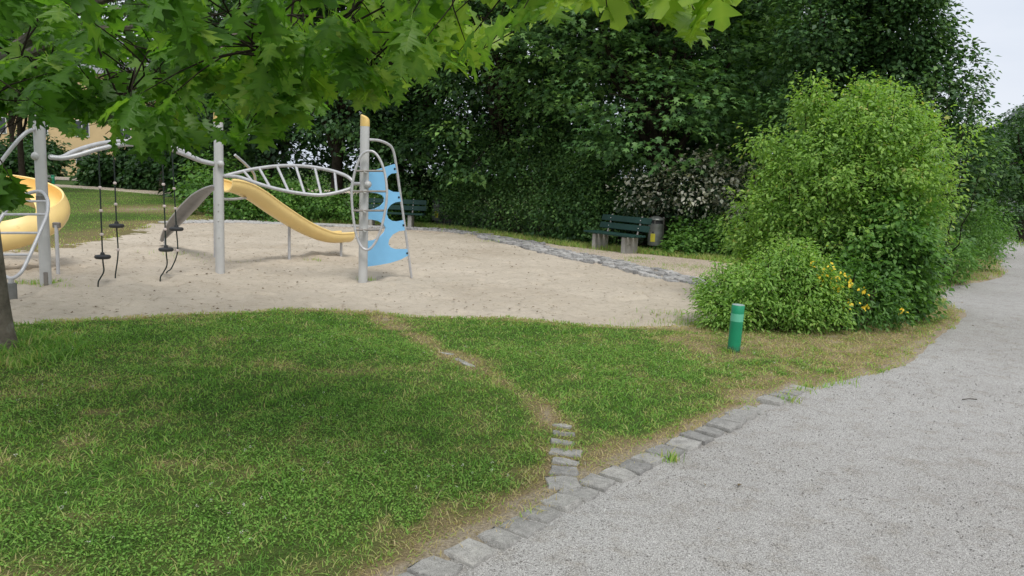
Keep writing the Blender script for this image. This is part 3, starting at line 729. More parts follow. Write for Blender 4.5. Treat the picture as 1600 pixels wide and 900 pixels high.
def shoots(parent, ctr, out, n, ln, lsize, mat, tpl, up=.6, zmin=.6):
    k = np.where(ctr[:, 2] > zmin)[0]; k = rng.choice(k, min(n, len(k)), False); b = MB(); ps, ts = [], []
    for i in k:
        d = out[i] + [0, 0, up] + rng.normal(0, .3, 3); d /= np.linalg.norm(d); L = rng.uniform(.5, 1.3) * ln
        e = ctr[i] + d * L + [0, 0, -.08 * L]; p = limb(b, ctr[i] - d * .15, e, .005, .0015, .04, 5)
        for t in np.linspace(.25, 1, 13):
            q = np.array([np.interp(t, np.linspace(0, 1, 5), p[:, j]) for j in range(3)]); a = rng.normal(0, 1, 3); a -= d * (a @ d) * .5
            ps.append(q); ts.append(a / np.linalg.norm(a) + d * .6 + [0, 0, -.35])
    b.build('shoot_stems', M['twig'], parent, kind='stuff'); ps = np.array(ps); ts = np.array(ts); N = len(ps)
    foliage('shoot_leaves', parent, tpl, (ps, basis(ts, np.c_[rng.normal(0, .45, (N, 2)), np.ones(N)]), lsize * rng.uniform(.5, 1.2, N), np.clip(rng.normal(.7, .18, N), 0, 1)), mat)
shoots(bsh[0], bsh[1], bsh[2], 240, .26, .06, M['lf_bush'], NARROW2)
shoots(bsh[0], bsh[1], bsh[2], 34, .42, .07, M['lf_bush'], NARROW2, 1.0, 2.1)
shrub('fresh green leafy undergrowth at the foot of the yellow green bush', (5.2, 10.1), [((4.6, 9.95, .75), (.65, .5, .7)), ((5.0, 10.2, .65), (.45, .6, .6)), ((5.2, 10.4, .42), (.36, .5, .4)), ((4.3, 9.9, .45), (.55, .45, .45)), ((4.8, 9.95, 1.15), (.5, .5, .5))],
      640, 22, .16, .072, M['lf_dog'], LEAF6, 'undergrowth_shrub', tmean=.45, flat=.4)
shrub('small arching shrub beside the grass tongue at the path', (7.6, 14.2), [((7.1, 14.0, .6), (.8, .7, .6)), ((7.8, 14.6, .5), (.65, .7, .5)), ((6.9, 13.8, 1.1), (.5, .5, .4)), ((8.2, 14.8, .35), (.45, .5, .32))], 330, 22, .18, .075, M['lf_dog'], NARROW, 'arching_shrub', tmean=.5)
copy_tree(D.objects['arching_shrub'], (9.6, 17.9, -.06), 1.9, 1.05, 'arching shrub at the foot of the hornbeam by the path')
copy_tree(D.objects['arching_shrub'], (12.6, 21.9, -.06), 3.6, 1.2, 'arching shrub where the path bends behind the hornbeam')
# shoots with pale leaves rising right of the bush
sh = thing('leafy_shoots', 'tall shoots with pale broad leaves beside the yellow green bush', 'shrub', (6.0, 11.2, -.06)); b = MB(); ps, os_ = [], []
for k in range(11):
    x0, y0 = 5.85 + rng.normal(0, .22), 11.5 + rng.normal(0, .2); x1, y1, z1 = x0 + rng.uniform(-.1, .55), y0 + rng.normal(0, .2), rng.uniform(1.6, 3.25)
    p = limb(b, (x0, y0, -.05), (x1, y1, z1), .014, .004, 0, 9)
    for t in np.linspace(.06, 1, 30):
        q = np.array([np.interp(t, np.linspace(0, 1, 9), p[:, j]) for j in range(3)]); a = rng.uniform(0, 6.28)
        ps.append(q); os_.append((math.cos(a), math.sin(a), .3))
b.build('stems', M['twig'], sh, kind='stuff'); ps = np.array(ps); os_ = np.array(os_)
foliage('foliage', sh, LEAF6, (ps, basis(os_, np.c_[rng.normal(0, .4, (len(ps), 2)), np.ones(len(ps))]), rng.uniform(.09, .14, len(ps)), rng.uniform(0, 1, len(ps))), M['lf_pale'])
# front shrub by the bollard and its yellow flowers
fsx = shrub('light green leafy shrub behind the green bollard', (2.95, 9.15), [((2.75, 9.1, .38), (.5, .42, .42)), ((3.2, 9.05, .5), (.52, .42, .48)), ((3.5, 9.1, .36), (.36, .42, .38)), ((3.3, 9.2, .74), (.28, .3, .26)), ((2.42, 8.95, .2), (.3, .28, .22)), ((2.5, 9.3, .4), (.3, .32, .32))],
      1000, 20, .14, .052, M['lf_shrub'], NARROW, 'shrub', tmean=.5, flat=.45, stems=22, zmin=.02)
shoots(fsx[0], fsx[1], fsx[2], 110, .17, .05, M['lf_shrub'], NARROW, .9, .25)
fl = shrub('flowering shrub with small yellow blossoms at the bush foot', (4.05, 9.3), [((3.95, 9.25, .42), (.36, .35, .38)), ((4.3, 9.3, .33), (.45, .35, .3)), ((3.8, 9.2, .62), (.25, .25, .2))], 160, 20, .14, .06, M['lf_dog'], NARROW, 'flowering_shrub', tmean=.35)
fc = []
for (px_, py_) in [(1290, 425), (1300, 420), (1310, 437), (1297, 447), (1305, 452), (1326, 441), (1330, 444), (1318, 432), (1286, 438), (1270, 415), (1350, 455), (1346, 452), (1330, 475), (1352, 478), (1355, 481), (1407, 485), (1322, 478), (1281, 432), (1312, 451)]:
    g0 = P(px_, py_, 8.82 if px_ < 1340 else 8.95)
    for k in range(6): fc.append(g0 + rng.normal(0, .024, 3))
fc = np.array(fc); tb_ = rng.uniform(0, 1, len(fc))
foliage('blossoms', fl[0], LEAF6, (fc, basis(rng.normal(0, 1, (len(fc), 3)), rng.normal(0, .5, (len(fc), 3)) + [0, -.6, .8]), rng.uniform(.03, .05, len(fc)), tb_), M['petal_y'])

# right side woodland along the far path
gr = tree('broad dark tree overhanging the far path bend', (24.2, 35.5), 2.0, .25, lobes_for(24.3, 35, 1.4, 5.6, 3.5, 14, 8, 1.2), 950, 34, .65, .18, M['lf_dark'], RHOMB, 'woodland_tree', zmin=1.2, tmean=.4, face=TOCAM)
copy_tree(gr, (29.5, 42, -.06), 2, 1.1, 'broad dark tree further along the far path')
copy_tree(gr, (20, 46, -.06), 1, .95, 'broad dark tree closing the path behind the bend')
tree('pale feathery tree seen between hornbeam and the house roof', (19.2, 30), 1.8, .12, lobes_for(19.4, 30, 1.6, 5.2, 1.6, 9, 9), 300, 26, .45, .13, M['lf_mid'], RHOMB, 'young_tree', zmin=.8, tmean=.6)
tree('bright leafy young tree beside the path behind the hornbeam', (13.2, 22.6), 1.2, .1, lobes_for(13.0, 22.6, .8, 3.6, 1.2, 9, 12), 260, 26, .36, .12, M['lf_mid'], RHOMB, 'young_tree', zmin=.2, tmean=.45)
shrub('dark hedge lining the far side of the gravel path', (24, 33), [((20.8 + k * 1.2, 38.5 - k * 1.9, .8), (1.3, 1.2, 1.0)) for k in range(9)], 420, 24, .45, .16, M['lf_dark'], RHOMB, 'hedge', cat_='hedge', tmean=.25)
fe = thing('path_fence', 'low dark post fence beside the far gravel path', 'fence', (20.5, 31.5, 0))
for k in range(6):
    x, y = 20.9 - k * .95, 34.2 - k * 2.0 + 0; b = MB(); b.box((x + 1.2, y - .4, .4), (.09, .09, .95), bev=.01); b.build('post', M['fence'], fe, False)
b = MB(); b.tube([(22.1, 33.8, .72), (17.35, 23.8, .72)], .03, 8); b.build('rail', M['fence'], fe)

# ------------------------------------------------------------------ far houses
def house(name, label, x0, x1, y0, y1, hz, hr, wallm, roofm, floors, ncol):
    t = thing(name, label, 'house', ((x0 + x1) / 2, (y0 + y1) / 2, -.1))
    b = MB(); b.box(((x0 + x1) / 2, (y0 + y1) / 2, hz / 2 - .1), (x1 - x0, y1 - y0, hz)); b.build('wall', wallm, t, False)
    ym = (y0 + y1) / 2; e = .6
    V = [(x0 - e, y0 - e, hz - .3), (x1 + e, y0 - e, hz - .3), (x1 + e, y1 + e, hz - .3), (x0 - e, y1 + e, hz - .3), (x0 - e, ym, hr), (x1 + e, ym, hr)]
    b = MB(); b.add(V, [(0, 1, 5, 4), (2, 3, 4, 5), (0, 4, 3), (1, 2, 5), (0, 3, 2, 1)]); rf = b.build('roof', roofm, t, False)
    b = MB(); b.box((x0 + (x1 - x0) * .3, ym - 1, hr - .1), (.8, .8, 1.6)); b.build('chimney', M['concrete'], rf, False)
    for f in range(floors):
        for k in range(ncol):
            xc = x0 + (x1 - x0) * (k + .5) / ncol; zc = 1.7 + f * 3.0
            b = MB(); b.box((xc, y0 - .01, zc), (1.5, .12, 1.7)); wn = b.build('window', M['frame'], t, False)
            for sx in (-.36, .36):
                b = MB(); b.box((xc + sx, y0 - .075, zc), (.62, .03, 1.5)); b.build('pane', M['glass'], wn, False)
house('yellow_house', 'yellow rendered apartment house with grey roof beyond the far lawn', -68, -34, 82, 94, 10.5, 14.5, M['wall_y'], M['roof_g'], 3, 8)
house('pale_house', 'pale house with grey roof above the trees by the far path', 45.5, 60, 66, 78, 7.2, 9.9, M['wall_w'], M['roof_p'], 2, 4)
boulder = MB(); boulder.lathe([(.01, -.1), (.95, -.05), (1.0, .1), (.8, .38), (.4, .55), (.02, .58)], (0, 0, 0), 9)
bo = boulder.build('boulder', M['darkcon']); bo.location = (-33, 54, 0); bo.scale = (1.7, 1, 1.2); tag(bo, 'low dark boulder beside the far path bollard', 'boulder')

# ------------------------------------------------------------------ climbing frame
p1, p2, p3 = G(72, 447), G(344, 427), G(567, 438)
fr = thing('playground_climber', 'grey steel climbing frame with yellow slides, ladders and blue panel', 'climbing frame', (p2[0], p2[1], 0))
def post(base, h):
    b = MB(); b.lathe([(.068, -.3), (.068, h - .02), (.066, h)], (base[0], base[1], 0), 24); o = b.build('post', M['steel'], fr)
    c = MB(); r_ = .069; V = []; n = 24                      # slanted rounded cap
    for z0, rr, sl in ((h - .075, .069, 0.), (h - .03, .0695, .25), (h + .055, .066, .5), (h + .075, .045, .5), (h + .08, .01, .3)):
        for k in range(n):
            a = 2 * math.pi * k / n; V.append((base[0] + rr * math.cos(a), base[1] + rr * math.sin(a), z0 - sl * rr * math.cos(a)))
    F = [(i*n+k, i*n+(k+1) % n, (i+1)*n+(k+1) % n, (i+1)*n+k) for i in range(4) for k in range(n)] + [tuple(range(n))[::-1], tuple(4*n+k for k in range(n))]
    c.add(V, F); c.build('cap', M['cap'], o)
    return o
H3 = 2.36
po1 = post(p1, 2.32); po2 = post(p2, 2.34); po3 = post(p3, H3)
def knob(px_, py_, Y, parent, r=.045):
    b = MB(); c = P(px_, py_, Y); b.ball(c, r); b.build('clamp_knob', M['steel'], parent)
knob(56, 244, p1[1] - .05, po1, .055); knob(345, 256, p2[1] - .09, po2, .05); knob(575, 288, p3[1] - .08, po3, .055)
b = MB(); b.lathe([(.072, 0), (.072, .06)], (p1[0], p1[1], 1.10), 20); b.build('clamp_ring', M['tube_dark'], po1)
b = MB(); b.box((p1[0] + .035, p1[1] - .058, .10), (.05, .02, .18), bev=.004); b.build('rust_patch', M['tube_dark'], po1)
for z in (.55, .8, .95, 1.05): 
    b = MB(); b.ball((p2[0] + .01, p2[1] - .066, z), .012, 8, 5); b.build('bolt', M['bolth'], po2)

def tubes(name, pxs, Ys, r, closed=False, parent=fr, n=6, mat='tube', sides=10):
    pts = [P(x, y, Y) for (x, y), Y in zip(pxs, Ys)]
    b = MB(); b.tube(cat(pts, n, closed), r, sides, closed); return b.build(name, M[mat], parent)

# wavy double bar between first and second post
A = [(78, 245), (96, 246), (115, 237), (140, 228.5), (165, 223), (195, 221), (222, 222.5), (255, 227), (275, 231.5), (290, 238), (312, 250), (336, 256)]
Bb = [(78, 246), (100, 247), (125, 241.5), (150, 234), (180, 227.5), (205, 225.5), (235, 227), (262, 232), (287, 241), (315, 252), (336, 256.5)]
yl = lambda x, o: np.interp(x, [78, 336], [p1[1], p2[1]]) + o * math.sin(math.pi * np.clip((x - 78) / 258, 0, 1))
bar = tubes('wave_bar', A, [yl(x, .28) for x, _ in A], .03)
tubes('wave_bar', Bb, [yl(x, -.28) for x, _ in Bb], .03)

# horizontal ladder between second and third post
LU = [(350, 275), (368, 270.5), (400, 263.5), (440, 259), (480, 260), (515, 266), (540, 274.5), (551, 284), (549, 293)]
LL = [(350, 275), (372, 276.5), (395, 284), (420, 292), (450, 299), (480, 303.5), (505, 304.5), (530, 300), (546, 295), (549, 293)]
yh = lambda x, o: np.interp(x, [350, 555], [p2[1], p3[1]]) + o * math.sin(math.pi * np.clip((x - 350) / 200, 0, 1))
la = tubes('horizontal_ladder', LU, [yh(x, .22) for x, _ in LU], .026)
tubes('side_rail', LL, [yh(x, -.22) for x, _ in LL], .026, parent=la)
def inter(line, x): return np.interp(x, [q[0] for q in line], [q[1] for q in line])
for xu, xl in ((381, 395), (405, 422), (433, 451), (462, 476), (492, 502), (523, 526)):
    a_ = P(xu, inter(LU[:7], xu), yh(xu, .22)); c_ = P(xl, inter(LL[:8], xl), yh(xl, -.22))
    b = MB(); b.tube([a_, c_], .019, 8); b.build('rung', M['tube'], la)
b = MB(); b.tube([P(549, 287, p3[1] - .02), P(570, 287, p3[1] - .02)], .024, 8); b.build('bracket', M['tube'], la)
b = MB(); b.tube([P(340, 275, p2[1]), P(356, 274.5, p2[1])], .026, 8); b.build('bracket', M['tube'], la)

# oval ladder on the third post
Yo = p3[1] - .17
OV = [(577, 236), (586, 239), (594, 250), (600, 266), (603.5, 285), (604.5, 305), (602, 328), (596, 355), (588, 376), (579, 388), (571, 390), (563, 383), (556, 364), (551.5, 335), (549.5, 305), (552, 280), (558, 257), (566, 241)]
ol = tubes('oval_ladder', OV, [Yo] * len(OV), .019, True, n=4)
for y, xa, xb in ((267, 556, 600), (299, 550, 604), (329, 551, 602), (359, 556, 595)):
    b = MB(); b.tube([P(xa, y, Yo), P(xb, y, Yo)], .016, 8); b.build('rung', M['tube_dark'], ol)
    b = MB(); xm = 571.5 + (267 - y) * .015; b.tube([P(xm, y, Yo - .01), P(xm, y, p3[1] - .05)], .03, 10); b.build('rung_clamp', M['steel'], ol)
# blue climbing panel and its slanted pole
pole_b = G(643, 432)
pdir = np.array([pole_b[0] - p3[0], pole_b[1] - p3[1], 0]); pdir /= np.linalg.norm(pdir); pn = np.array([-pdir[1], pdir[0], 0])
def onpanel(px_, py_):
    d = ray(px_, py_); t = ((np.array([p3[0], p3[1], 0]) - EYE) @ pn) / (d @ pn); return EYE + d * t
pl = [(575, 218), (592, 219.5), (606, 225), (613.5, 233), (618, 252), (625, 300), (634, 365), (643, 434)]
b = MB(); b.tube(cat([onpanel(*q) for q in pl], 5), .02, 10); pole = b.build('slanted_pole', M['tube'], fr)
def zp(x, y): return (400 + x / 3.1033, 160 + y / 3.1033)
pan_px = [zp(*q) for q in [(538, 337), (560, 333), (600, 322), (640, 309), (672, 299), (681, 342), (655, 345), (638, 358), (629, 380), (630, 402), (640, 422), (662, 433), (693, 435), (702, 480),
          (675, 484), (652, 496), (636, 518), (632, 542), (640, 562), (658, 574), (685, 577), (716, 571), (724, 620), (692, 624), (662, 640), (644, 664), (640, 686), (650, 702), (675, 711), (733, 711),
          (739, 741), (700, 762), (650, 778), (590, 789), (536, 796), (538, 672), (570, 668), (600, 652), (622, 628), (628, 608), (615, 588), (590, 574), (560, 568), (540, 567), (541, 521), (575, 516), (602, 503), (619, 484), (621, 465), (610, 449), (585, 440), (541, 436)]]
poly3 = [onpanel(*q) for q in pan_px]; n = len(poly3); th = pn * .011
from mathutils.geometry import tessellate_polygon
tri = tessellate_polygon([[Vector(((q - poly3[0]) @ pdir, q[2], 0)) for q in poly3]])
b = MB(); V = [q - th for q in poly3] + [q + th for q in poly3]
b.add(V, [tuple(t) for t in tri] + [tuple(i + n for i in t[::-1]) for t in tri] + [(i, (i + 1) % n, (i + 1) % n + n, i + n) for i in range(n)])
pan = b.build('climbing_panel', M['blue'], fr, False)
for q in ((670, 322), (690, 460), (712, 595), (730, 731)):
    b = MB(); b.lathe([(.016, -.014), (.016, .02)], onpanel(*zp(*q)), 10, -pn if pn[1] > 0 else pn); b.build('bolt', M['bolt'], pan)

# yellow chute
CH = [(352, 291), (362, 292), (378, 297), (400, 309), (430, 330), (470, 355), (500, 368), (520, 372), (543, 371)]
Yc = [12.55, 12.65, 12.85, 13.2, 13.7, 14.4, 14.9, 15.2, 15.55]
wd, dp, tk = .19, .16, .025
prof = []
for k in range(13):
    a = math.pi + math.pi * k / 12; prof.append((wd * math.cos(a), dp * .9 * math.sin(a) ** 1 + 0.02))
prof = [(-wd, .07)] + prof + [(wd, .07)] + [(wd - tk, .07)] + [((wd - tk) * math.cos(2 * math.pi - math.pi * k / 12), (dp * .9 - tk) * math.sin(2 * math.pi - math.pi * k / 12) + .02) for k in range(13)] + [(-wd + tk, .07)]
b = MB(); chp = cat([P(x, y, Y) + np.array([0, 0, .03]) for (x, y), Y in zip(CH, Yc)], 6); b.sweep(chp, prof); ch = b.build('straight_slide', M['yellow'], fr)
for side in (-1, 1):                        # rounded rims
    t_ = np.gradient(chp, axis=0); t_ /= np.linalg.norm(t_, axis=1)[:, None]; sd = np.cross(t_, (0, 0, 1)); sd /= np.linalg.norm(sd, axis=1)[:, None]; vv = np.cross(sd, t_)
    b = MB(); b.tube(chp + sd * side * (wd - .012) + vv * .07, .024, 8); b.build('rim', M['yellow'], ch)
for (x, y, yt) in ((452, 405, 345), (533, 397, 376)):
    g = G(x, y); b = MB(); b.tube([(g[0], g[1], -.2), (g[0], g[1], P(x, yt, g[1])[2] + .05)], .026, 10); b.build('support_leg', M['tube'], ch)
# small platform bars and handrail at the top of the chute
tubes('platform_bar', [(346, 311), (366, 311), (384, 309)], [p2[1], 12.4, 12.9], .02)
tubes('handrail', [(367, 242), (384, 257), (397, 272), (399, 290), (398, 300)], [12.6, 12.8, 13.0, 13.1, 13.1], .022)
g = G(337, 400); b = MB(); b.tube([(g[0], g[1], -.2), (g[0] + .02, g[1] - .02, P(338, 262, g[1])[2])], .035, 10); b.build('rear_pole', M['tube'], fr)
# grey scoop slide
SC = [(336, 291), (326, 297), (312, 308), (296, 325), (278, 345), (262, 364), (253, 376)]; hw = [.04, .09, .13, .15, .14, .09, .03]
sp = cat([P(x, y, 12.5 + .55 * i) for i, (x, y) in enumerate(SC)], 5); hwv = np.interp(np.linspace(0, 6, len(sp)), range(7), hw)
t_ = np.gradient(sp, axis=0); t_ /= np.linalg.norm(t_, axis=1)[:, None]; sd = np.cross(t_, (0, 0, 1)); sd /= np.linalg.norm(sd, axis=1)[:, None]; vv = np.cross(sd, t_)
V = []; kk = 9
for lay in (0, -.018):
    for i in range(len(sp)):
        for k in range(kk):
            u = -1 + 2 * k / (kk - 1); V.append(sp[i] + sd[i] * u * hwv[i] + vv[i] * ((u * u - .5) * .45 * hwv[i] + lay))
ns = len(sp) * kk; F = []
for i in range(len(sp) - 1):
    for k in range(kk - 1):
        q = (i*kk+k, i*kk+k+1, (i+1)*kk+k+1, (i+1)*kk+k); F += [q, tuple(ns + j for j in q[::-1])]
    for k in (0, kk - 1): F.append((i*kk+k, (i+1)*kk+k, ns+(i+1)*kk+k, ns+i*kk+k))
for i in (0, len(sp) - 1):
    for k in range(kk - 1): F.append((i*kk+k, i*kk+k+1, ns+i*kk+k+1, ns+i*kk+k))
b = MB(); b.add(V, F); sc_ = b.build('scoop_slide', M['scoop'], fr)
for sgn in (-1, 1):
    b = MB(); b.tube(np.array([sp[i] + sd[i] * sgn * hwv[i] + vv[i] * .5 * .45 * hwv[i] for i in range(len(sp))]), .013, 8); b.build('rim', M['tube'], sc_)
e = sp[-4]; b = MB(); b.tube([(e[0], e[1], -.2), (e[0], e[1], e[2] - .02)], .025, 8); b.build('support_leg', M['tube'], sc_)

# spiral slide
C0 = np.array([-7.52, 11.75]); rc = .58; hp = []
for th_, z in ((150, 1.28), (125, 1.24), (100, 1.17), (75, 1.09), (50, 1.0), (25, .9), (0, .79), (-25, .69), (-50, .60), (-75, .53), (-95, .48)):
    hp.append((C0[0] + rc * math.cos(R(th_)), C0[1] + rc * math.sin(R(th_)), z - .05))
hp = [(-9.1, 11.75, 1.27), (-8.5, 11.95, 1.26)] + hp + [(-7.75, 11.1, .40), (-8.3, 11.15, .33), (-8.9, 11.2, .31)]
hp = cat(hp, 6); rl = np.interp(np.arange(len(hp)), [0, 12, 24, 70, 90, len(hp)], [0, -.1, -.5, -.6, -.4, 0])
b = MB(); b.sweep(hp, [(u * 1.15, v * 1.7) for u, v in prof], roll=rl); ss = b.build('spiral_slide', M['yellow'], fr)
g = G(91, 428); b = MB(); b.tube([(g[0], g[1], -.2), (g[0], g[1], P(91, 352, g[1])[2])], .026, 10); b.build('support_leg', M['tube'], ss)
b = MB(); b.box((g[0], g[1] + .01, P(91, 352, g[1])[2]), (.1, .06, .08), bev=.01); b.build('bracket', M['tube_dark'], ss)

# leaning leaf ladder in front of the first post
RG = [(58, 299), (68, 302), (74, 311), (75, 322), (73, 337), (65, 357), (51, 389), (36, 421), (27, 431), (17.5, 435), (7, 431), (-7, 420), (-14, 400), (-12, 375), (-2, 347), (14, 324), (35, 306)]
Yr = lambda y: np.interp(y, [299, 435], [p1[1] - .1, G(18, 464)[1]])
rg = tubes('leaf_ladder', RG, [Yr(y) for _, y in RG], .022, True, n=4)
for y, xa, xb in ((314.5, 27, 74), (335, 6, 73), (364, -9, 61), (398, -14, 47)):
    b = MB(); b.tube([P(xa, y, Yr(y)), P(xb, y, Yr(y))], .015, 8); b.build('rung', M['tube'], rg)
g = G(18, 464); b = MB(); b.tube([(g[0], g[1], .15), P(17.5, 435, g[1])], .03, 10); b.build('stem', M['tube'], rg)
b = MB(); b.lathe([(.06, -.2), (.062, .0), (.062, .15), (.056, .165)], (g[0], g[1], 0), 20); b.build('concrete_foot', M['darkcon'], rg)
b = MB(); b.tube([P(68, 303, Yr(303)), P(68, 303, p1[1])], .022, 8); b.build('bracket', M['tube_dark'], rg)
# arc tube left of the first post
AR = [(58, 201), (50, 203), (40, 208), (25, 223), (0, 255), (-30, 300), (-60, 370), (-75, 450)]
tubes('arc_tube', AR, [p1[1] - .1 * i for i in range(len(AR))], .024)

# hanging ropes
def hang(label, px_t, bar_l, off, gpx, discy, beads, end):
    xt, yt = px_t; Y = yl(xt, off); top = P(xt, inter(bar_l, xt), Y); g = G(*gpx)
    t = thing('climbing_rope', label, 'climbing rope', (g[0], g[1], 0), 'ropes hanging from the wavy bars')
    dz = lambda y: CAM_H + (P(xt, y, Y)[2] - CAM_H)
    xs = lambda y: top + (np.array([top[0] + end[0] * .3, Y, 0]) - top) * 0
    dpos = P(xt + .5, discy, Y); dpos[0] = np.interp(dpos[2], [0, top[2]], [top[0] + (g[0] - top[0]) * .5, top[0]])
    pts = [top, (top + dpos) / 2, dpos, dpos + [.01, 0, -(dpos[2]) * .5], [dpos[0] + end[0] * .6, Y, .09], [dpos[0] + end[0], Y + end[1], .02], [dpos[0] + end[0] * 1.1, Y + end[1], -.15]]
    b = MB(); path = cat(pts, 6); b.tube(path, .0095, 7); b.build('rope', M['rope'], t)
    b = MB(); b.lathe([(.01, -.028), (.085, -.026), (.1, -.012), (.1, .01), (.088, .022), (.03, .03), (.022, .06), (.01, .062)], dpos, 24); b.build('disc', M['black'], t)
    for y in beads:
        z = P(xt, y, Y)[2]; j = np.argmin(abs(path[:, 2] - z))
        b = MB(); b.lathe([(.008, -.02), (.02, -.014), (.024, 0), (.02, .014), (.008, .02)], (path[j][0], path[j][1], z), 12); b.build('bead', M['bead'], t)
hang('climbing rope with black disc set low, nearer to the first post', (154, 236), Bb, -.28, (157, 446), 401, (293, 329, 366), (-.06, -.02))
hang('climbing rope with black disc at mid height, nearer to the first post', (177, 224), A, .28, (180, 436), 352.5, (286, 319, 390), (-.05, .02))
hang('climbing rope with collared disc set low, in front of the scoop slide tip', (253, 228), Bb, -.28, (253, 440), 389.5, (288, 322, 358), (-.08, -.02))
hang('climbing rope with disc at mid height against the grey scoop slide', (268.5, 230), A, .28, (262, 436), 357.5, (294.5, 325.5, 391), (-.14, -.05))

# ------------------------------------------------------------------ benches, bins, bollards
def bench(label, gr_, ang, ln=2.0, lx=.6):
    c = G(*gr_); mid = c - np.array([math.cos(ang), math.sin(ang), 0]) * lx
    t = thing('park_bench', label, 'bench', (0, 0, 0)); t.location = (mid[0], mid[1], 0); t.rotation_euler = (0, 0, ang); ORG[t.name] = np.zeros(3)
    for sx in (-lx, lx):
        b = MB(); b.box((sx, .17, .12), (.12, .42, .52), bev=.02); b.build('concrete_leg', M['concrete'], t, False)
        b = MB(); b.tube([(sx, .36, .34), (sx, .44, .55), (sx, .52, .84)], .022, 8); b.build('back_support', M['tube_dark'], t)
    for k in range(3):
        b = MB(); b.box((0, -.03 + k * .16, .405), (ln, .125, .045), bev=.008); b.build('seat_slat', M['bench'], t, False)
    ta = R(17)
    Mr = np.array([[1, 0, 0], [0, math.cos(ta), -math.sin(ta)], [0, math.sin(ta), math.cos(ta)]])
    Mb = np.array(Matrix.Rotation(-ta, 3, 'X'))
    for z in (.565, .745):
        b = MB(); b.box((0, .385 + (z - .4) * .3, z), (ln, .04, .145), Mb, bev=.008); sl_ = b.build('back_slat', M['bench'], t, False)
        for sx in (-lx, lx):
            b = MB(); b.ball((sx, .36 + (z - .4) * .3, z), .016, 8, 5); b.build('bolt', M['bolth'], sl_)
    return t
bench('dark green slatted bench on concrete feet beside the bin and variegated shrub', (974, 396), R(-56), 1.7, .52)
bench('dark green slatted bench partly hidden behind the blue climbing panel', (640, 356), R(-4), 2.0, .6)
def bin_(label, x, y, face):
    t = thing('litter_bin', label, 'litter bin', (x, y, 0)); c = np.array([x, y, 0])
    b = MB(); b.lathe([(.14, .14), (.165, .145), (.172, .2), (.178, .45), (.17, .50), (.18, .55), (.183, .66), (.175, .665), (.165, .6)], c, 24); b.build('body', M['bin'], t)
    b = MB(); b.lathe([(.06, .85), (.175, .80), (.19, .77), (.185, .755), (.12, .75)], c - [0, 0, .01], 24); b.build('lid', M['bin'], t)
    for a in (0.4, 2.4, 4.4):
        b = MB(); b.tube([c + [.17 * math.cos(a), .17 * math.sin(a), .62], c + [.17 * math.cos(a), .17 * math.sin(a), .77]], .012, 6); b.build('lid_strut', M['tube_dark'], t)
    b = MB(); b.lathe([(.16, .60), (.16, .74)], c, 20); b.build('liner', M['black'], t)
    b = MB(); b.tube([c + [.2, .12, -.2], c + [.2, .12, .82]], .025, 8); b.build('post', M['tube_dark'], t)
    V = []; a0 = face; 
    for k in range(5):
        a = a0 + (k - 2) * .16
        for z in (.235, .43): V.append((x + .181 * math.cos(a), y + .181 * math.sin(a), z))
    b = MB(); b.add(V, [(2*k, 2*k+2, 2*k+3, 2*k+1) for k in range(4)]); b.build('sticker', M['sticker'], t)
    b = MB(); V = []
    for k in range(3):
        a = a0 + (k - 1) * .09
        for z in (.445, .475): V.append((x + .1815 * math.cos(a), y + .1815 * math.sin(a), z))
    b.add(V, [(2*k, 2*k+2, 2*k+3, 2*k+1) for k in range(2)]); b.build('badge', M['bolt'], t)
    return t
g = G(1022, 392.5); bin_('grey metal litter bin with yellow sticker at the bench end', g[0], g[1], R(-118))
g = G(683, 351); bin_('grey litter bin with yellow sticker half hidden by the hedge', g[0], g[1], R(-95))

def bollard(label, x, y, h, r, lean):
    t = thing('bollard', label, 'bollard', (x, y, 0)); t.rotation_euler = lean; c = (x, y, 0)
    b = MB(); b.lathe([(r, -.2), (r, h * .66)], c, 24); b.build('shaft', M['green'], t)
    b = MB(); b.lathe([(r * 1.012, h * .66), (r * 1.012, h * .82)], c, 24); b.build('band', M['mint'], t)
    b = MB(); b.lathe([(r, h * .82), (r, h * .985), (r * .96, h * .992)], c, 24); b.build('head', M['green'], t)
    b = MB(); b.lathe([(r * .97, h * .988), (r * .95, h), (r * .5, h + .004), (.002, h + .005)], c, 24); b.build('top_plate', M['greentop'], t)
g = G(1146, 551); bollard('green cylindrical bollard with mint band on the grass verge', g[0], g[1], .485, .0625, (0, R(1.2), 0))
g = G(83, 289); bollard('small green bollard on the far lawn behind the spiral slide', g[0], g[1], .6, .1, (0, 0, 0))
g = G(157, 289); bollard('small green bollard by the far path behind the low disc rope', g[0], g[1], .6, .1, (0, 0, 0))

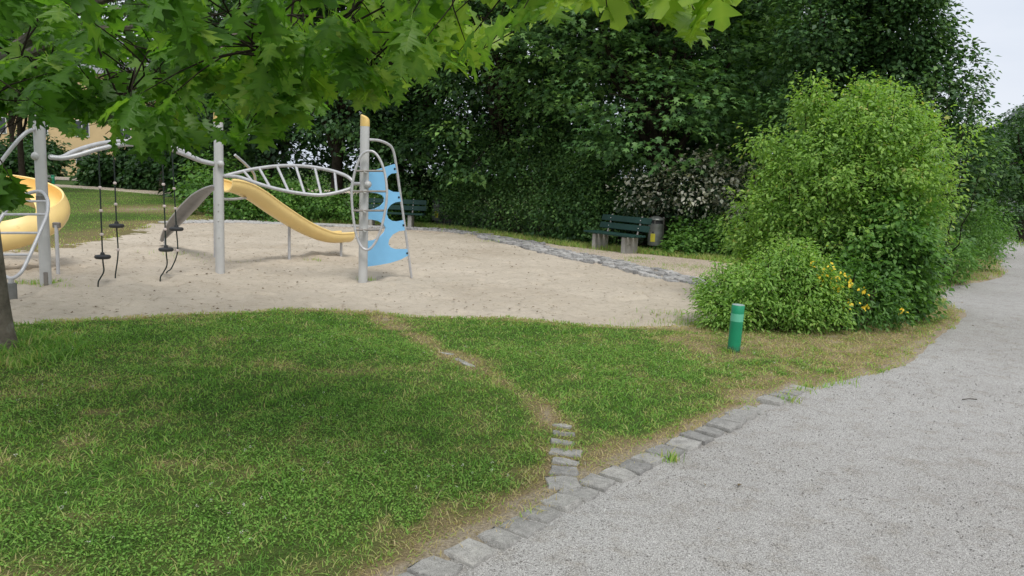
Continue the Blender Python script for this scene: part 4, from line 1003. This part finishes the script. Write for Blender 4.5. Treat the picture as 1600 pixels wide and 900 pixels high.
# ------------------------------------------------------------------ oak in the foreground
HALF = [(.012, 0), (.05, .05), (.13, .10), (.22, .115), (.13, .19), (.14, .27), (.28, .315), (.44, .40), (.31, .44), (.17, .49), (.20, .57), (.33, .66), (.41, .76), (.27, .74), (.13, .735), (.13, .81), (.20, .90), (.10, .88), (.04, .93), (.0, 1.0)]
HALF_LO = [(.012, 0), (.2, .11), (.13, .22), (.42, .40), (.17, .49), (.39, .74), (.13, .74), (.17, .89), (.0, 1.0)]
def oak_leaf(half, curl, seed):
    r_ = np.random.default_rng(seed); V = [(0, -.22, .06), (0, 0, 0)]; F4, F3 = [], []
    n = len(half)
    def zz(x, y): return -.22 * y * y * curl + abs(x) * .25 * (1 - curl) - .45 * x * x * curl
    mids = []; L = []; Rr = []
    for (x, y) in half:
        ym = min(1, y * .9 + .02) if y < 1 else 1
        mids.append(len(V)); V.append((0, ym, zz(0, ym) - .012))
        k = 1 + r_.normal(0, .05); L.append(len(V)); V.append((-x * k, y, zz(x, y)))
        k = 1 + r_.normal(0, .05); Rr.append(len(V)); V.append((x * k, y, zz(x, y)))
    for i in range(n - 1):
        F4.append((mids[i], mids[i+1], L[i+1], L[i])); F4.append((mids[i], Rr[i], Rr[i+1], mids[i+1]))
    a = len(V); V += [(-.008, -.25, .07), (.008, -.25, .07), (.008, .02, 0), (-.008, .02, 0)]; F4.append((a, a+1, a+2, a+3))
    return np.array(V), [F4]
def vein(tpl): return np.where(np.abs(tpl[0][:, 0]) < .009, .2, 0.)
OAK_HI = [oak_leaf(HALF, c, i) for i, c in enumerate((.15, .45, .8, 1.1))]
OAK_LO = oak_leaf(HALF_LO, .6, 9)
base = np.array([-4.37, 6.62, -.05])
oak = thing('oak_tree', 'broad oak with lobed leaves whose branches hang over the lawn', 'tree', base)
b = MB(); lean = np.array([-.22, .05, 0])
hh = np.array([0, .08, .2, .5, 1, 1.8, 2.6, 3.6, 4.8, 6.2]); rr = np.array([.165, .138, .12, .108, .105, .102, .108, .09, .06, .02])
b.tube(np.array([base + lean * h / 2.5 + [0, 0, h] for h in hh]), rr, 16)
trunk_at = lambda h: base + lean * h / 2.5 + [0, 0, h]
LIMBS = [(2.3, (-1.6, 5.2, 2.95), (.4, 3.0, 2.62)), (2.5, (-2.6, 4.6, 3.1), (-1.2, 3.2, 2.9)), (2.2, (-2.9, 5.9, 2.6), (-1.2, 5.2, 2.45)), (2.4, (-4.2, 4.6, 2.9), (-3.2, 3.2, 2.6)), (2.8, (-3.5, 7.6, 3.0), (-2.2, 8.3, 2.7)),
         (3.0, (-5.6, 5.0, 3.4), (-6.2, 3.6, 3.2)), (3.2, (-6.2, 7.4, 3.6), (-7.6, 8.0, 3.5)), (3.6, (-3.0, 6.0, 4.6), (-1.2, 5.6, 5.0)), (4.0, (-4.2, 5.0, 5.2), (-3.8, 3.4, 5.6)), (4.4, (-5.6, 7.8, 5.6), (-6.6, 9.0, 6.0)), (4.6, (-3.8, 7.6, 5.8), (-2.8, 8.8, 6.3)), (2.1, (-4.0, 5.6, 2.3), (-3.3, 4.8, 2.0)), (2.2, (-2.6, 6.8, 2.6), (-.9, 6.4, 2.5))]
lp = []
for (h, mid, end) in LIMBS:
    pts = cat([trunk_at(h), (trunk_at(h) + np.array(mid)) / 2 + rng.normal(0, .08, 3) + [0, 0, .1], mid, (np.array(mid) + np.array(end)) / 2 + rng.normal(0, .1, 3), end], 5)
    b.tube(pts, np.linspace(.05, .007, len(pts)), 8); lp.append(pts)
b.build('trunk', M['oakbark'], oak)
lp = np.vstack(lp)
ENV = np.array([(-400, 330), (0, 335), (36, 325), (52, 300), (57, 196), (76, 190), (84, 212), (130, 218), (160, 222), (182, 258), (215, 240), (240, 262), (300, 268), (335, 215), (372, 240), (395, 205), (415, 238), (440, 215), (470, 222), (505, 185), (560, 172), (600, 196), (628, 150), (655, 128), (700, 95), (745, 140), (775, 98), (790, 62), (830, 50), (860, 36), (885, 22), (930, 18), (965, 44), (985, 26), (1035, 30), (1065, 66), (1095, 84), (1125, 60), (1140, 14), (1165, 6), (1180, -40), (3000, -60)], float)
def crown_ok(p, marg=0):
    x, y, wv = proj(p); lim = np.interp(x, ENV[:, 0], ENV[:, 1]) - marg
    gap = (x > -6) & (x < 60) & (y > 200) & (y < 252)      # clear air between the upper boughs and the low hanging one
    return ((y < lim) & (wv > 1.6) & ~gap) | (wv < -.5) | ((wv > .3) & (y < -60))
main = [((-4.6, 7.0, 4.7), (3.3, 3.1, 2.3), 75), ((-.7, 3.4, 2.6), (1.7, 1.0, .42), 50), ((-2.6, 4.6, 2.4), (2.2, 1.6, .75), 105), ((-2.4, 6.9, 2.6), (2.2, 2.0, .9), 90), ((-4.0, 5.0, 2.2), (1.6, 1.4, .8), 85), ((-1.4, 4.2, 2.55), (2.0, 1.2, .55), 55), ((-5.2, 8.0, 2.8), (2.0, 1.6, 1.1), 90)]
tips = []
for c, r_, k in main:
    d = rng.normal(0, 1, (k * 2, 3)); d /= np.linalg.norm(d, axis=1)[:, None]
    p = np.array(c) + d * np.array(r_) * (rng.uniform(.15, 1, len(d)) ** .5)[:, None]
    p = p[p[:, 2] > 1.45]; tips.append(p[:k])
# twig ends lining the lower fringe of the crown
for (px_, py_, Y) in [(1100, 18, 2.75), (1070, 0, 2.8), (1130, -30, 2.8), (960, 0, 3.0), (985, -20, 3.0), (905, -20, 3.1), (835, 12, 3.2), (800, 10, 3.3), (760, 60, 3.4), (735, 95, 3.5), (700, 60, 3.6), (640, 80, 3.8), (600, 140, 4.2), (560, 130, 4.3), (500, 140, 4.4), (430, 180, 4.4), (410, 200, 4.5), (370, 190, 4.2), (300, 215, 4.3), (250, 215, 4.2), (180, 205, 4.0), (120, 160, 4.4), (12, 272, 4.0), (28, 280, 4.1), (-8, 276, 4.0), (2, 268, 3.9), (20, 268, 4.0), (-20, 262, 4.0), (20, 220, 4.0), (345, 120, 4.0), (230, 130, 3.8), (150, 150, 4.2), (90, 140, 4.4), (60, 90, 4.2), (670, 20, 3.6), (520, 60, 4.0), (450, 90, 4.2), (380, 60, 4.0), (300, 80, 4.1), (580, 40, 3.9), (1150, -30, 2.7), (1040, -10, 2.8)]:
    for k in range(3): tips.append((P(px_, py_, Y) + rng.normal(0, .12, 3) * [1, 1, .5])[None])
tips = np.vstack(tips); tips = tips[crown_ok(tips, 12)]
sb = MB()
for i_ in rng.choice(len(tips), 36, False):
    tp = tips[i_]; dd = np.linalg.norm(lp - tp, axis=1); j = np.argmin(dd)
    if dd[j] < .35: continue
    st = lp[max(0, j - 3)]; sdv = rng.normal(0, .22, 3) * dd[j]
    pts = cat([st, st * .66 + tp * .34 + sdv * .5 + [0, 0, .12], st * .3 + tp * .7 - sdv * .35 + [0, 0, .05], tp], 5)
    sb.tube(pts, np.linspace(.010, .003, len(pts)), 6); lp = np.vstack([lp, pts])
sb.build('boughs', M['twig'], oak, kind='stuff')
tb = MB(); Lp, Lt, Ln, Lc = [], [], [], []
for tp in tips:
    dd = np.linalg.norm(lp - tp, axis=1); j = np.argmin(dd + rng.uniform(0, .28, len(dd)))
    st = lp[j]; mid = (st + tp) / 2 + rng.normal(0, .16, 3) * dd[j] + [0, 0, .04]
    tb.tube(cat([st, mid, tp], 3), np.linspace(.006, .002, 7), 5, cap=False)
    k = rng.integers(6, 11); ax = tp - mid; ax /= np.linalg.norm(ax) + 1e-9; cl = rng.normal(.42, .14)
    for q in range(k):
        f = rng.uniform(.0, 1) ** .6; a = rng.uniform(0, 6.28)
        pos = tp - ax * rng.uniform(0, .22) * (1 - f)
        t = ax * .6 + np.array([math.cos(a), math.sin(a), 0]) * .9 + np.array([0, 0, rng.normal(-.75, .3)])
        t /= np.linalg.norm(t)
        Lp.append(pos + t * .035); Lt.append(t); Ln.append(np.array([rng.normal(0, .35), rng.normal(0, .35), 1]) + .4 * np.array([math.cos(a), math.sin(a), 0])); Lc.append(np.clip(cl + rng.normal(0, .12), 0, 1))
tb.build('twigs', M['twig'], oak, kind='stuff')
Lp, Lt, Ln, Lc = map(np.array, (Lp, Lt, Ln, Lc))
LS = rng.uniform(.11, .205, len(Lp))
B = basis(Lt, Ln); _s = B[:, :, 0] * LS[:, None] * .4
ok = crown_ok(Lp + Lt * LS[:, None] * .95, 0) & crown_ok(Lp + Lt * LS[:, None] * .5 + _s, 0) & crown_ok(Lp + Lt * LS[:, None] * .5 - _s, 0) & crown_ok(Lp, 0) & (np.linalg.norm(Lp - EYE, axis=1) > 2.0)
Lp, Lt, Ln, Lc, LS = Lp[ok], Lt[ok], Ln[ok], Lc[ok], LS[ok]
Lc = np.clip(Lc + .5 * np.clip((Lp[:, 0] + 1.6) / 2.0, -.25, 1), 0, 1)      # tint carries backlight on the yellower right leaves, crown shade at the left
B = basis(Lt, Ln)
px_, py_, wv = proj(Lp); infr = (px_ > -20) & (px_ < 1620) & (py_ > -20) & (wv > 0)
show = np.where(infr, LS / np.maximum(wv, .1), 0)
order = np.argsort(-show); big_i = order[:300]; rest = order[300:]
leaf_me = []
def tinted(me, tint, vn):
    at = me.attributes.new('tint', 'FLOAT', 'POINT'); at.data.foreach_set('value', np.clip(tint + vn, 0, 1).astype(np.float32))
for k in range(4):
    for tnt in (.25, .45, .65, .88):
        me = D.meshes.new('leaf'); me.from_pydata(OAK_HI[k][0].tolist(), [], OAK_HI[k][1][0]); me.update(); tinted(me, tnt, vein(OAK_HI[k])); me.materials.append(M['lf_oak']); leaf_me.append((k, tnt, me))
for i in big_i:
    tq = min((.25, .45, .65, .88), key=lambda v: abs(v - Lc[i])); k = int(rng.integers(0, 4))
    me = next(q[2] for q in leaf_me if q[0] == k and q[1] == tq)
    o = link('leaf', me, oak); s = LS[i]; Mx = Matrix.Identity(4)
    for r_ in range(3):
        for c in range(3): Mx[r_][c] = B[i][r_][c] * s
        Mx[r_][3] = (Lp[i] - base)[r_]
    o.matrix_local = Mx
inview = rest[show[rest] > 0]; other = rest[show[rest] == 0]
Vs, Fs, At, off = [], [], [], 0
for sub, tpl in [(inview[k::4], OAK_HI[k]) for k in range(4)] + [(other, OAK_LO)]:
    if len(sub) == 0: continue
    V, F = inst(tpl[0], tpl[1], Lp[sub], B[sub], LS[sub]); Vs.append(V); Fs.append(F[0] + off); At.append(np.clip(np.repeat(Lc[sub], len(tpl[0])) + np.tile(vein(tpl), len(sub)), 0, 1)); off += len(V)
np_mesh('foliage', np.vstack(Vs), [np.vstack(Fs)], M['lf_oak'], oak, {'tint': np.concatenate(At)}, kind='stuff')

# ------------------------------------------------------------------ grass
def blades(pts, z, h, wdt, tint, name, label, lean=.5, mat='grass', cat_='grass'):
    N = len(pts); a = rng.uniform(0, 6.28, N); la = rng.uniform(0, 6.28, N); ln = np.abs(rng.normal(0, lean, N)) * h
    b0 = np.c_[pts, z]; side = np.c_[np.cos(a), np.sin(a), np.zeros(N)] * wdt[:, None]
    ld = np.c_[np.cos(la) * ln, np.sin(la) * ln, np.zeros(N)]
    m1 = b0 + ld * .35 + np.c_[np.zeros((N, 2)), h * .62]; tp = b0 + ld * 1.1 + np.c_[np.zeros((N, 2)), h * .95]
    V = np.stack([b0 - side, b0 + side, m1 + side * .75, m1 - side * .75, tp], 1).reshape(-1, 3)
    k = (np.arange(N) * 5)[:, None]
    o = np_mesh(name, V, [k + np.array([[0, 1, 2, 3]]), k + np.array([[3, 2, 4]])], M[mat], None, {'tint': np.repeat(tint, 5)}, kind='stuff')
    tag(o, label, cat_); o['kind'] = 'stuff'; return o
def grow(n, x0, x1, y0, y1, poly, dens):
    p = np.c_[rng.uniform(x0, x1, n), rng.uniform(y0, y1, n)]
    sd = sdist(p, poly) + (fbm(p[:, 0], p[:, 1], 1.6, 4) - .5) * .35
    k = (sd > -.04) & (rng.random(n) < dens(p)); return p[k], sd[k]
def infrustum(p, m_=60):
    x, y, wv = proj(np.c_[p, np.zeros(len(p))]); return (wv > .5) & (x > -m_ - 150) & (x < 1660) & (y < 900 + m_ + 60)
def lawn_z(p): return .004 + (fbm(p[:, 0], p[:, 1], .9, 3) - .5) * .03
def dens_lawn(p):
    d = np.hypot(p[:, 0], p[:, 1]); return np.where(infrustum(p), np.clip(4.6 / d, .25, 1), .05) * (1 - bare(p)) * np.clip(1.2 - .35 * dryness(p), .5, 1)
p, sd = grow(900000, -8.5, 8.2, 1.6, 12.5, lawn_poly, dens_lawn)
dr = dryness(p); N = len(p); ds = np.hypot(p[:, 0], p[:, 1])
hgt = rng.gamma(5, .0037, N) * (1 - .3 * dr) * (.75 + .6 * fbm(p[:, 0], p[:, 1], 1.3, 3)) + .006
tuft = (np.hypot(p[:, 0] + 4.35, p[:, 1] - 6.4) < .75) & (rng.random(N) < .6); hgt[tuft] *= rng.uniform(1.5, 3.6, tuft.sum())
blades(p, lawn_z(p), hgt, np.clip(.0016 + .0004 * ds, .0018, .0055) * rng.uniform(.7, 1.4, N), np.clip(dr + rng.normal(0, .23, N), 0, 1), 'grass', 'short mown lawn grass with dry patches beside the gravel path', 1.35)
# clover leaves and blossoms
q = np.c_[rng.uniform(-5, 3, 130000), rng.uniform(2.2, 8, 130000)]
k = (sdist(q, lawn_poly) > .12) & infrustum(q) & (fbm(q[:, 0] + 3, q[:, 1], 1.0, 4) > .50) & (dryness(q) < .42); q = q[k]
N = len(q); a = rng.uniform(0, 6.28, N)
V, F = inst(np.array([(0, 0, 0), (-.5, .5, .1), (0, 1, 0), (.5, .5, .1)]), [[(0, 1, 2), (0, 2, 3)]], np.c_[q, lawn_z(q) + rng.uniform(.015, .05, N)], basis(np.c_[np.cos(a), np.sin(a), rng.normal(0, .25, N)], np.c_[rng.normal(0, .4, (N, 2)), np.ones(N)]), rng.uniform(.008, .015, N))
o = np_mesh('clover', V, F, M['grass'], None, {'tint': np.repeat(np.clip(rng.normal(.22, .1, N), 0, 1), 4)}); tag(o, 'clover leaves growing through the lawn', 'clover', kind='stuff')
q = np.c_[rng.uniform(-5, 3, 1500), rng.uniform(2.4, 8.5, 1500)]
k = (sdist(q, lawn_poly) > .12) & infrustum(q) & (fbm(q[:, 0] + 3, q[:, 1], 1.0, 4) > .47); q = q[k][:150]
cp = np.repeat(np.c_[q, lawn_z(q) + rng.uniform(.03, .055, len(q))], 9, 0)
cp = np.vstack([cp, np.repeat(np.array([np.r_[G(x, y)[:2], .05] for x, y in [(707, 742), (722, 740), (737, 752), (768, 748), (793, 757), (768, 735), (650, 775), (668, 758), (378, 848), (386, 845), (392, 859), (138, 863), (26, 724)]]), 9, 0)])
cp = cp + rng.normal(0, .004, cp.shape)
N = len(cp); foliage('clover_blossoms', None, RHOMB, (cp, basis(rng.normal(0, 1, (N, 3)), rng.normal(0, 1, (N, 3))), rng.uniform(.004, .008, N), rng.uniform(0, 1, N)), M['petal_w'])
tag(D.objects['clover_blossoms'], 'white clover blossoms dotted over the lawn', 'clover', kind='stuff')
# dry straws
q = np.c_[rng.uniform(-5, 6, 16000), rng.uniform(2.4, 10, 16000)]; k = (sdist(q, lawn_poly) > -.05) & infrustum(q) & (rng.random(len(q)) < np.clip((dryness(q) - .30) * 1.1, 0.004, .7)); q = q[k]
q = np.vstack([q, np.c_[-4.35 + rng.normal(0, .4, 260), 6.3 + rng.normal(0, .3, 260)]])
blades(q, lawn_z(q), rng.uniform(.03, .10, len(q)), np.full(len(q), .0016), rng.uniform(0, 1, len(q)), 'dry_straw', 'pale dry straws standing in worn lawn edges', .9, 'straw')
# far grass: far lawn, hedge foot, tufts on walkway and in the sand
def fargrass(pts, h, wd_, tint, name, label): return blades(pts, np.full(len(pts), -.01), h, wd_, tint, name, label, .6)
q = np.c_[rng.uniform(-34, -7, 90000), rng.uniform(12, 46, 90000)]; sdq = sdist(q, far_lawn) + (fbm(q[:, 0], q[:, 1], 1.2, 3) - .5) * .8
k = (sdq > -.1) & infrustum(q); q = q[k]; ft = np.clip(fbm(q[:, 0], q[:, 1], .35, 5) * .7 - .05 + rng.normal(0, .12, len(q)) + .3 * np.exp(-(sdq[k] / 1.0) ** 2), 0, 1)
fargrass(q, rng.uniform(.03, .08, len(q)), rng.uniform(.008, .014, len(q)), ft, 'far_grass', 'mown grass of the far lawn behind the sand pit')
wl = cat(G2(WALK_OUT), 10); q = wl[rng.integers(0, len(wl), 16000)] + np.c_[rng.normal(0, .35, 16000), rng.normal(.35, .38, 16000)]
k = sdist(q, walk_poly) < rng.uniform(-.3, .25, len(q)) ; q = q[k]
fargrass(q, rng.uniform(.04, .15, len(q)), rng.uniform(.005, .009, len(q)), np.clip(rng.normal(.52, .18, len(q)), 0, 1), 'hedge_foot_grass', 'dry grass strip along the foot of the hedge')
tf = []
for (x, y, n, s) in [(1000, 405, 200, .22), (985, 409, 120, .2), (1090, 418, 240, .35), (1050, 416, 100, .3), (1110, 424, 120, .3), (940, 393, 150, .4), (870, 380, 160, .4), (1035, 421, 80, .2), (80, 447, 140, .13), (45, 443, 140, .16), (88, 441, 60, .1), (572, 437, 50, .07), (355, 408, 30, .25), (300, 398, 40, .2), (260, 398, 30, .3), (490, 407, 40, .1), (1065, 492, 120, .22), (1075, 505, 160, .2), (1020, 507, 60, .25), (770, 377, 60, .2), (1250, 612, 30, .05), (1235, 627, 40, .05), (1047, 719, 60, .035), (884, 708, 30, .02), (1260, 605, 40, .05), (1325, 600, 30, .08), (1147, 553, 70, .06), (1140, 549, 40, .05)]:
    g = G(x, y); tf.append(g[:2] + rng.normal(0, s, (n, 2)) * [1, .6])
q = np.vstack(tf); fargrass(q, rng.uniform(.03, .09, len(q)), rng.uniform(.002, .0045, len(q)), np.clip(rng.normal(.42, .2, len(q)), 0, 1), 'grass_tufts', 'small grass tufts growing in sand, walkway and stone joints')
q = np.c_[rng.uniform(5.5, 17, 60000), rng.uniform(11.5, 30, 60000)]; q = q[(sdist(q, lawn_poly) + (fbm(q[:, 0], q[:, 1], 1.6, 4) - .5) * .35 > -.05)]; q = q[rng.random(len(q)) < np.clip(14 / np.hypot(q[:, 0], q[:, 1]), 0, 1)]
blades(q, lawn_z(q) - .004, rng.uniform(.03, .09, len(q)), rng.uniform(.004, .008, len(q)), np.clip(dryness(q) + rng.normal(-.12, .18, len(q)), 0, 1), 'tongue_grass', 'dry grass tongue between shrubs and gravel path', .7)
# grass strip right of the far path
q = np.c_[rng.uniform(14, 27, 9000), rng.uniform(20, 40, 9000)]; e1 = np.array([G(1552, 358)[:2], G(1600, 387)[:2], [13.2, 16]])
k = (sdist(q, path_poly) < 0.05) & (ldist(q, e1) < 1.6); q = q[k]
fargrass(q, rng.uniform(.04, .12, len(q)), rng.uniform(.008, .014, len(q)), np.clip(rng.normal(.4, .15, len(q)), 0, 1), 'verge_grass', 'grass verge on the far side of the gravel path')

# ------------------------------------------------------------------ loose pebbles
OCT = (np.array([(.5, 0, 0), (0, .42, 0), (-.5, 0, 0), (0, -.45, 0), (0, 0, .33), (0, 0, -.3)]), [[(0, 1, 4), (1, 2, 4), (2, 3, 4), (3, 0, 4), (1, 0, 5), (2, 1, 5), (3, 2, 5), (0, 3, 5)]])
q = np.c_[rng.uniform(-1.5, 8, 90000), rng.uniform(2.3, 11, 90000)]; d = np.hypot(q[:, 0], q[:, 1])
sdp = sdist(q, path_poly); k = (sdp > -.06) & infrustum(q, 20) & (rng.random(len(q)) < np.clip(2.6 / d, .08, 1) ** 1.3); q = q[k]
N = len(q); a = rng.normal(0, 1, (N, 3)); nr = rng.normal(0, .5, (N, 3)) + [0, 0, 1]
V, F = inst(OCT[0], OCT[1], np.c_[q, np.full(N, .0)], basis(a, nr), rng.gamma(3, .0016, N) + .003)
o = np_mesh('pebbles', V, F, M['pebble']); tag(o, 'loose pebbles scattered on the gravel path', 'gravel', kind='stuff')
# bits of leaf litter and twigs on sand and path
q = np.vstack([np.c_[rng.uniform(-9, 3.4, 1500), rng.uniform(8.2, 20, 1500)]]); q = q[sdist(q, sand_poly) > .3]
N = len(q); foliage('leaf_litter', None, RHOMB, (np.c_[q, np.full(N, .012)], basis(np.c_[rng.normal(0, 1, (N, 2)), np.zeros(N)], np.c_[rng.normal(0, .3, (N, 2)), np.ones(N)]), rng.uniform(.015, .05, N), rng.uniform(0, .3, N)), M['litter'])
tag(D.objects['leaf_litter'], 'dry leaf litter scattered over the play sand', 'leaf litter', kind='stuff')
q = np.c_[rng.uniform(0, 9, 260), rng.uniform(3, 14, 260)]; q = q[(sdist(q, path_poly) > .05) & (rng.random(len(q)) < np.exp(-np.clip(sdist(q, path_poly), 0, 9) / .9))]
N = len(q); foliage('path_litter', None, RHOMB, (np.c_[q, np.full(N, .008)], basis(np.c_[rng.normal(0, 1, (N, 2)), np.zeros(N)], np.c_[rng.normal(0, .3, (N, 2)), np.ones(N)]), rng.uniform(.012, .04, N), rng.uniform(0, 1, N)), M['litter'])
tag(D.objects['path_litter'], 'dry leaf bits lying along the gravel path edge', 'leaf litter', kind='stuff')
g = G(1515, 626); b = MB(); b.tube([g + [-.06, 0, .008], g + [0, .012, .012], g + [.07, .02, .008]], .004, 6); o = b.build('twig', M['bark']); tag(o, 'small dry twig lying on the gravel path', 'twig')
